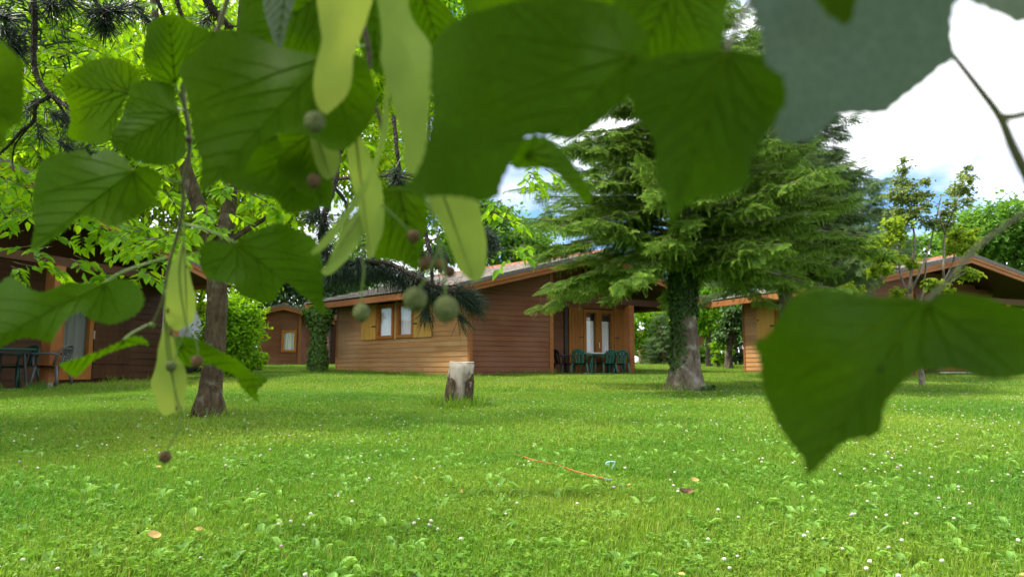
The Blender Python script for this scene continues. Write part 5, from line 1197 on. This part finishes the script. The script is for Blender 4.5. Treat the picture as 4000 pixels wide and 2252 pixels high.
lf(A, [(546, 287), (513, 254), (469, 232), (386, 229), (309, 265), (237, 315), (251, 359), (268, 408), (276, 469), (265, 530), (309, 552), (408, 563), (432, 530), (470, 440), (502, 360), (530, 330)], .60, (502, 360), (240, 330), 2, pet=[(502, 360), (570, 378), (640, 402), (715, 432)], petD=.56, tilt=(-.25, .2), fold=.2)
lf(A, [(524, 331), (590, 315), (662, 326), (684, 342), (690, 397), (706, 469), (723, 524), (723, 596), (706, 624), (651, 646), (557, 635), (497, 607), (441, 574), (436, 530), (469, 469), (497, 386)], .54, (690, 438), (450, 575), 3, pet=[(690, 438), (704, 432), (722, 428)], petD=.56, tilt=(.1, -.3), fold=.15)
lf(A, [(684, 326), (618, 315), (579, 276), (557, 215), (568, 149), (585, 94), (635, 63), (690, 58), (734, 83), (773, 105), (817, 121), (850, 130), (838, 182), (783, 242), (717, 275)], .55, (684, 326), (660, 62), 4, pet=[(684, 326), (700, 370), (720, 415)], petD=.56, tilt=(.1, .5), fold=.15)
lf(A, [(124, 976), (135, 880), (128, 780), (133, 725), (150, 650), (200, 607), (265, 599), (330, 583), (353, 612), (400, 585), (440, 590), (497, 624), (519, 668), (557, 648), (613, 673), (637, 700), (601, 784), (579, 810), (503, 859), (428, 883), (386, 859), (321, 841), (262, 893), (190, 945)], .53, (519, 668), (128, 965), 5, pet=[(519, 668), (580, 672), (640, 694), (712, 720)], petD=.56, tilt=(-.15, -.3), fold=.12)
lf(A, [(924, 947), (941, 928), (993, 903), (1045, 883), (1076, 874), (1114, 876), (1145, 893), (1173, 902), (1207, 916), (1228, 935), (1249, 976), (1259, 1045), (1262, 1107), (1261, 1160), (1270, 1230), (1237, 1205), (1212, 1175), (1176, 1148), (1143, 1117), (1115, 1100), (1097, 1125), (1083, 1150), (1069, 1173), (1038, 1180), (1000, 1173), (969, 1162), (941, 1152), (924, 1128), (907, 1110), (879, 1102), (831, 1093), (803, 1076), (786, 1045), (781, 1004), (783, 969), (800, 948), (828, 941), (866, 945), (907, 952)], .54, (924, 950), (1262, 1215), 6, pet=[(924, 950), (866, 921), (803, 897), (760, 884), (714, 876)], petD=.56, tilt=(.12, -.25), fold=.1)
lf(A, Zs([(50, 550), (100, 575), (170, 620), (240, 640), (320, 610), (380, 585), (450, 590), (520, 595), (590, 585), (640, 570), (700, 565), (760, 590), (800, 630), (815, 680), (800, 730), (760, 770), (700, 800), (630, 820), (570, 810), (510, 790), (480, 770), (450, 750), (380, 790), (330, 850), (290, 920), (240, 910), (200, 900), (140, 895), (80, 910), (0, 950), (-90, 970), (-130, 800), (-60, 640), (0, 590)], .6897, 0, 700), .52, (412, 1103), (-60, 1340), 7, pet=[(412, 1103), (440, 1083), (497, 1055), (593, 1024), (652, 1008)], petD=.56, tilt=(-.12, -.3), fold=.14)
lf(A, Zs([(340, 1045), (450, 1010), (560, 975), (660, 930), (720, 898), (800, 893), (845, 938), (790, 932), (720, 947), (640, 972), (570, 1002), (520, 1032), (480, 1072), (450, 1102), (430, 1118), (390, 1100), (360, 1070)], .6897, 0, 700), .55, (483, 1328), (240, 1425), 8, pet=[(483, 1328), (500, 1312), (524, 1297), (579, 1269)], petD=.56, tilt=(.2, .5), fold=.6)
lf(A, [(686, 1321), (731, 1316), (779, 1328), (828, 1352), (876, 1379), (917, 1397), (959, 1431), (975, 1446), (1000, 1465), (1045, 1477), (1027, 1502), (1005, 1524), (1008, 1551), (1010, 1573), (983, 1551), (950, 1518), (933, 1496), (917, 1463), (869, 1445), (821, 1421), (759, 1431), (717, 1424), (693, 1390)], .57, (700, 1350), (1020, 1545), 9, pet=[(700, 1350), (670, 1290), (640, 1195)], petD=.56, tilt=(.15, .4), fold=.4)
BR = M['bract']; RB = M['bract_rib']
def bract(root, outline, D, base, tip, seed, **kw):
    return surface('bract', root, outline, D, base, tip, seed, BR, teeth=False, vmat=RB, grid=.005, **kw)
bract(A, Zs([(1043, 345), (1058, 450), (1085, 580), (1110, 680), (1105, 760), (1090, 810), (1040, 840), (1000, 860), (960, 830), (935, 780), (938, 700), (945, 600), (965, 500), (1010, 410)], .6897, 0, 700), .545, (718, 940), (732, 1275), 11, tilt=(.2, .1), wave=.002)
bract(A, Zs([(940, 760), (960, 850), (985, 900), (1000, 990), (1040, 1050), (1058, 1110), (1055, 1180), (1030, 1290), (980, 1320), (920, 1335), (880, 1230), (853, 1160), (870, 1100), (890, 1020), (895, 960), (915, 880)], .6897, 0, 700), .552, (648, 1225), (690, 1600), 12, tilt=(-.2, .1), wave=.002)
for (x, y, r, D_) in ((656, 1212, 8, .540), (668, 1298, 10, .544), (690, 1594, 7, .546), (730, 1042, 5, .540)):
    MB().ball(P(x, y, D_) - A.location, r * D_ / F, 8, 6, sq=(.75, .3, 1.5)).build('brown_spot', M['fruit_dry'], A)
stalk('peduncle', A, [(712, 860), (716, 930), (700, 1060), (712, 1180), (733, 1280), (758, 1316), (772, 1365), (770, 1400)], .542, .0008, .0006, M['petiole'])
stalk('peduncle', A, [(733, 1280), (700, 1355), (682, 1410)], .542, .0006, .0005, M['petiole'])
stalk('peduncle', A, [(645, 1130), (648, 1320), (660, 1420), (690, 1548), (716, 1630)], .548, .0008, .0006, M['petiole'])
stalk('peduncle', A, [(716, 1625), (694, 1680), (665, 1738), (650, 1766)], .548, .0008, .0007, M['petiole'])
fruit(A, 669, 1430, .541, 20, M['fruit']); fruit(A, 769, 1410, .541, 23, M['fruit_dry']); fruit(A, 646, 1783, .548, 23, M['fruit_dry'])

# --- middle cluster
B = empty('lime_cluster', P(1450, 60, .46)); tag(B, 'middle lime spray with broad dark leaves, pale bracts and round green fruits', 'twig')
stalk('twig', B, [(1330, -80), (1400, 40), (1440, 200), (1445, 330), (1500, 520)], .47, .0022, .0012, M['twig_brown'])
lf(B, [(1232, 214), (1175, 204), (1083, 183), (1000, 145), (938, 121), (870, 116), (841, 140), (793, 179), (735, 232), (701, 261), (704, 299), (725, 357), (740, 434), (750, 507), (764, 565), (783, 623), (785, 690), (789, 756), (828, 723), (872, 701), (911, 695), (944, 679), (971, 624), (1010, 570), (1078, 526), (1150, 517), (1200, 530), (1243, 552), (1287, 585), (1353, 579), (1408, 530), (1452, 469), (1469, 386), (1436, 248), (1386, 212), (1300, 218)], .42, (1270, 225), (789, 740), 21, pet=[(1270, 225), (1340, 190), (1430, 180)], petD=.47, tilt=(-.1, -.25), fold=.08)
lf(B, [(957, -80), (940, 40), (931, 120), (960, 200), (1100, 260), (1240, 260), (1320, 200), (1340, 60), (1300, -90), (1120, -130)], .50, (1280, -40), (970, 190), 22, tilt=(0, .2))
lf(B, [(1030, 25), (1050, 100), (1083, 188), (1105, 170), (1120, 100), (1150, 0), (1170, -90), (1060, -80), (1035, -20)], .46, (1120, -80), (1086, 180), 23, mat=M['leaf_pale_glare'], tilt=(.2, .3), grid=.004)
lf(B, [(866, 710), (914, 724), (941, 745), (1000, 755), (1031, 762), (1066, 772), (1090, 790), (1107, 821), (1142, 833), (1190, 817), (1225, 822), (1266, 776), (1273, 735), (1275, 640), (1250, 540), (1150, 470), (1050, 490), (950, 590), (890, 670)], .49, (1190, 500), (1130, 830), 24, tilt=(.1, -.2))
lf(B, [(1078, 505), (1105, 580), (1086, 618), (1094, 679), (1138, 723), (1215, 773), (1285, 812), (1300, 700), (1280, 600), (1200, 500), (1130, 480)], .47, (1220, 520), (1255, 800), 25, tilt=(.25, 0), grid=.005)
lf(B, [(1390, -80), (1400, 130), (1430, 240), (1490, 290), (1540, 200), (1520, -80)], .52, (1450, -60), (1470, 270), 26)
lf(B, [(1560, -80), (1600, 60), (1670, 170), (1720, 240), (1800, 150), (1775, 60), (1722, 0), (1715, -80)], .47, (1640, -60), (1725, 220), 27, tilt=(0, .2))
lf(B, Zs([(560, 300), (620, 285), (760, 270), (950, 330), (950, 440), (965, 560), (935, 700), (912, 800), (893, 945), (780, 885), (650, 855), (540, 840), (560, 700), (570, 500)], .4828, 1200, 600), .50, (1560, 740), (1630, 1050), 28, tilt=(.1, -.2))
Z2 = lambda L_: Zs(L_, .5519, 1000, 0); Z9 = lambda L_: Zs(L_, .4828, 1200, 600)
bract(B, Z2([(460, -60), (445, 130), (465, 280), (430, 430), (405, 560), (415, 700), (450, 780), (500, 810), (560, 760), (640, 680), (680, 560), (690, 400), (740, 260), (790, 120), (805, -60)]), .40, (1345, -30), (1270, 440), 31, tilt=(.2, .1), veins=False)
bract(B, Z2([(870, -60), (880, 150), (890, 300), (880, 420), (920, 560), (960, 700), (1000, 850), (1040, 1000), (1050, 1150), (1090, 1230), (1150, 1220), (1200, 1050), (1220, 850), (1235, 600), (1262, 420), (1220, 290), (1130, 170), (1080, 50), (1060, -60)]), .40, (1530, -30), (1620, 670), 32, tilt=(-.2, .1), veins=False)
bract(B, [(1214, 986), (1287, 899), (1359, 808), (1427, 697), (1470, 600), (1491, 469), (1508, 290), (1516, 295), (1520, 440), (1515, 520), (1490, 600), (1461, 687), (1417, 769), (1369, 841), (1321, 914), (1253, 981)], .43, (1511, 300), (1225, 978), 33, tilt=(.3, 0), wave=.001)
bract(B, Z9([(112, 955), (150, 988), (200, 970), (280, 900), (350, 820), (410, 740), (455, 640), (465, 500), (420, 440), (330, 550), (250, 680), (170, 880)]), .455, (1415, 820), (1262, 1070), 34, tilt=(.2, 0))
bract(B, [(1359, 540), (1397, 515), (1436, 590), (1480, 690), (1494, 745), (1501, 832), (1494, 909), (1475, 957), (1461, 996), (1441, 1010), (1429, 986), (1427, 928), (1412, 870), (1398, 812), (1383, 745), (1364, 672), (1356, 600)], .45, (1390, 540), (1445, 1000), 35, tilt=(.15, .1))
bract(B, Z2([(380, 940), (460, 1000), (580, 1060), (597, 1140), (580, 1210), (520, 1272), (470, 1250), (430, 1180), (400, 1080)]), .46, (1240, 530), (1290, 695), 36)
bract(B, Z9([(965, 320), (1120, 310), (1290, 320), (1380, 380), (1420, 560), (1450, 700), (1450, 850), (1430, 980), (1370, 1037), (1290, 1000), (1210, 900), (1160, 760), (1100, 620), (1020, 480)]), .43, (1735, 770), (1850, 1090), 37, tilt=(.2, .15))
stalk('peduncle', B, [(1420, 700), (1408, 860), (1412, 960), (1421, 1060), (1414, 1130), (1411, 1190)], .46, .0008, .0006, M['petiole'])
stalk('peduncle', B, [(1660, 760), (1690, 860), (1712, 960), (1690, 1030), (1655, 1100), (1635, 1128)], .415, .0009, .0007, M['petiole'])
stalk('peduncle', B, [(1670, 780), (1712, 930), (1730, 1034), (1738, 1110), (1740, 1165)], .41, .0009, .0007, M['petiole'])
stalk('peduncle', B, [(1490, 800), (1548, 851), (1581, 885), (1605, 905)], .45, .0007, .0006, M['petiole'])
fruit(B, 1412, 1220, .46, 33, M['fruit']); fruit(B, 1620, 1167, .415, 46, M['fruit']); fruit(B, 1741, 1206, .41, 49, M['fruit'])
for (x, y, r) in ((1615, 923, 25), (1664, 1030, 27), (1722, 1035, 25), (1757, 1060, 22)): fruit(B, x, y, .44, r, M['fruit_dry'])
fruit(B, 1229, 477, .39, 40, M['fruit']); fruit(B, 1226, 706, .42, 27, M['fruit_dry'])

# --- right branch, very near the lens
C = empty('lime_branch', P(4040, 500, .33)); tag(C, 'nearest lime branch at top right with large soft focus dark leaves', 'branch')
stalk('twig', C, [(3720, 212), (3820, 340), (3905, 455), (3955, 570), (4010, 680), (4100, 850)], .26, .0011, .0024, M['twig'])
stalk('twig', C, [(3905, 455), (3960, 455), (4060, 430)], .26, .0016, .0014, M['twig'])
lf(C, [(1690, 180), (1685, 250), (1682, 342), (1690, 430), (1673, 524), (1657, 607), (1618, 690), (1575, 735), (1600, 752), (1663, 766), (1741, 764), (1823, 771), (1876, 786), (1924, 774), (1948, 764), (1955, 720), (1972, 682), (2000, 630), (2040, 560), (2060, 532), (2138, 530), (2221, 544), (2265, 530), (2331, 486), (2386, 436), (2436, 397), (2470, 353), (2497, 298), (2524, 232), (2530, 150), (2480, 80), (2400, 20), (2200, -10), (2000, 10), (1895, 40), (1820, 60), (1745, 110)], .30, (2470, 215), (1940, 755), 41, tilt=(-.15, -.2), fold=.06, grid=.006)
lf(C, [(2460, 330), (2475, 404), (2490, 466), (2547, 528), (2563, 621), (2563, 683), (2594, 746), (2606, 800), (2620, 872), (2656, 823), (2734, 777), (2843, 761), (2920, 715), (2936, 621), (2998, 513), (3076, 435), (3122, 342), (3091, 280), (3029, 233), (2920, 205), (2843, 196), (2700, 200), (2560, 220), (2480, 270)], .265, (2835, 205), (2622, 860), 42, tilt=(.1, -.2), fold=.12, pet=[(2835, 205), (2900, 60), (2990, -80)], petD=.31)
lf(C, [(2420, -90), (2410, 50), (2430, 200), (2500, 275), (2600, 250), (2740, 230), (2815, 180), (2830, 60), (2815, -90)], .36, (2640, -60), (2480, 260), 43, tilt=(.1, .2))
lf(C, [(1810, -90), (1812, 20), (1850, 90), (2000, 110), (2250, 90), (2450, 60), (2470, -90)], .40, (2100, -70), (2350, 80), 44, tilt=(.1, .3))
lf(C, [(2965, -90), (2975, 120), (2995, 250), (3060, 300), (3070, 400), (3030, 470), (3040, 545), (3110, 552), (3160, 546), (3210, 513), (3254, 469), (3281, 447), (3359, 444), (3453, 441), (3497, 408), (3552, 364), (3618, 315), (3673, 265), (3712, 243), (3742, 228), (3734, 204), (3720, 166), (3717, 83), (3723, 33), (3732, -90)], .235, (3730, 215), (3050, 530), 45, mat=M['leaf_pale_glare'], tilt=(-.1, .35), fold=.05, veins=False)
lf(C, Zs([(1390, -60), (1480, 40), (1530, 50), (1600, 90), (1680, 110), (1720, 150), (1780, 160), (1830, 150), (1950, 100), (1950, -60)], .5519, 3000, 0), .235, (4060, -40), (3960, 85), 46, mat=M['leaf_pale_glare'], tilt=(0, .3), grid=.005, veins=False)
lf(C, [(3180, -80), (3200, 20), (3260, 75), (3312, 95), (3335, 40), (3340, -80)], .22, (3260, -70), (3310, 90), 47, grid=.005)
lf(C, Zs([(355, 785), (400, 760), (450, 720), (490, 650), (540, 560), (600, 500), (700, 478), (800, 478), (900, 500), (1000, 520), (1150, 520), (1280, 530), (1330, 545), (1400, 510), (1480, 495), (1600, 510), (1700, 530), (1780, 560), (1885, 580), (2000, 620), (2080, 770), (2030, 930), (1885, 960), (1800, 980), (1700, 985), (1620, 970), (1550, 940), (1450, 930), (1330, 930), (1250, 960), (1180, 1020), (1130, 1080), (1090, 1150), (1085, 1220), (1070, 1270), (1030, 1310), (950, 1320), (870, 1340), (800, 1400), (740, 1460), (657, 1533), (640, 1440), (580, 1370), (530, 1300), (480, 1220), (440, 1130), (410, 1050), (395, 950), (385, 860)], .6897, 2700, 800), .275, (3617, 1178), (3160, 1840), 48, pet=[(3617, 1178), (3720, 1076), (3803, 979), (3900, 900), (4080, 780)], petD=.31, tilt=(.1, -.15), fold=.10, grid=.006)
lf(C, Zs([(0, 1180), (20, 1060), (80, 990), (180, 965), (270, 985), (330, 1040), (400, 1110), (460, 1200), (520, 1290), (560, 1370), (552, 1440), (500, 1420), (430, 1340), (360, 1270), (290, 1210), (200, 1190), (100, 1195)], .5519, 2000, 0), .37, (2060, 600), (2300, 790), 49, tilt=(.3, .3), fold=.3, grid=.004)

# --- the lime tree these twigs hang from: trunk behind the camera, crown overhead
def lime_tree():
    rng = np.random.default_rng(950); t = empty('lime_tree', (-1.3, -1.6, gz(-1.3, -1.6))); tag(t, 'lime tree overhead whose low twigs hang into view from above', 'tree')
    b = MB(); main = limb(b, rng, (0, 0, -.2), (.2, .1, 4.6), .2, .06, 12, .02, 8)
    for (x, y, z) in ((1.2, 1.7, 2.1), (2.3, 1.5, 2.4), (.3, 1.9, 2.6), (-1.2, .8, 3), (1.5, -1, 3), (.2, -1.4, 3.2), (2.4, .3, 3.2), (.6, .6, 4.8)): limb(b, rng, main[3], (x, y, z), .06, .012, 7, .06)
    b.build('trunk', M['bark_left'], t, smooth=True)
    crown('crown', t, rng, [(1.1, 1.2, 2.75, 1.5, 1.15, .75), (.2, 0, 3.4, 1.8, 1.6, 1.1), (-.9, .9, 2.9, 1.2, 1.1, .9), (1.9, .2, 3.2, 1.3, 1.3, .9), (.3, .2, 4.7, 1.4, 1.4, 1.0)], 9000, M['leaf_lime'], .10, .09, 160, .3, .3)
lime_tree()

# pine standing just left of the frame (its branch hangs in at top left); it shades the left of the lawn
def pine_tree():
    rng = np.random.default_rng(970); g = Vector((-6.6, 6.2, gz(-6.6, 6.2))); t = empty('pine_tree', g); tag(t, 'tall pine standing just outside the left edge, shading the lawn', 'tree')
    b = MB(); main = limb(b, rng, (0, 0, -.2), (.1, .1, 6.4), .17, .05, 10, .02, 8)
    lob = [(.4, -.6, 3.6, 1.5, 1.5, .7), (.2, .6, 4.4, 1.7, 1.6, .8), (-.4, -.4, 5.3, 1.5, 1.5, .8), (.3, -1.7, 4.2, 1.3, 1.3, .6), (0, 0, 6.3, 1.0, 1.0, .7)]
    for l in lob:
        for k in range(5): limb(b, rng, main[min(7, int(l[2] / 6.6 * 8))], (l[0] + rng.normal() * .9, l[1] + rng.normal() * .9, l[2] + rng.normal() * .25), .04, .01, 6, .05)
    b.build('trunk', M['bark_pine'], t, smooth=True); crown('crown', t, rng, lob, 12000, M['pine'], .16, .028, 200, .3, .22, droop=.1)
pine_tree()
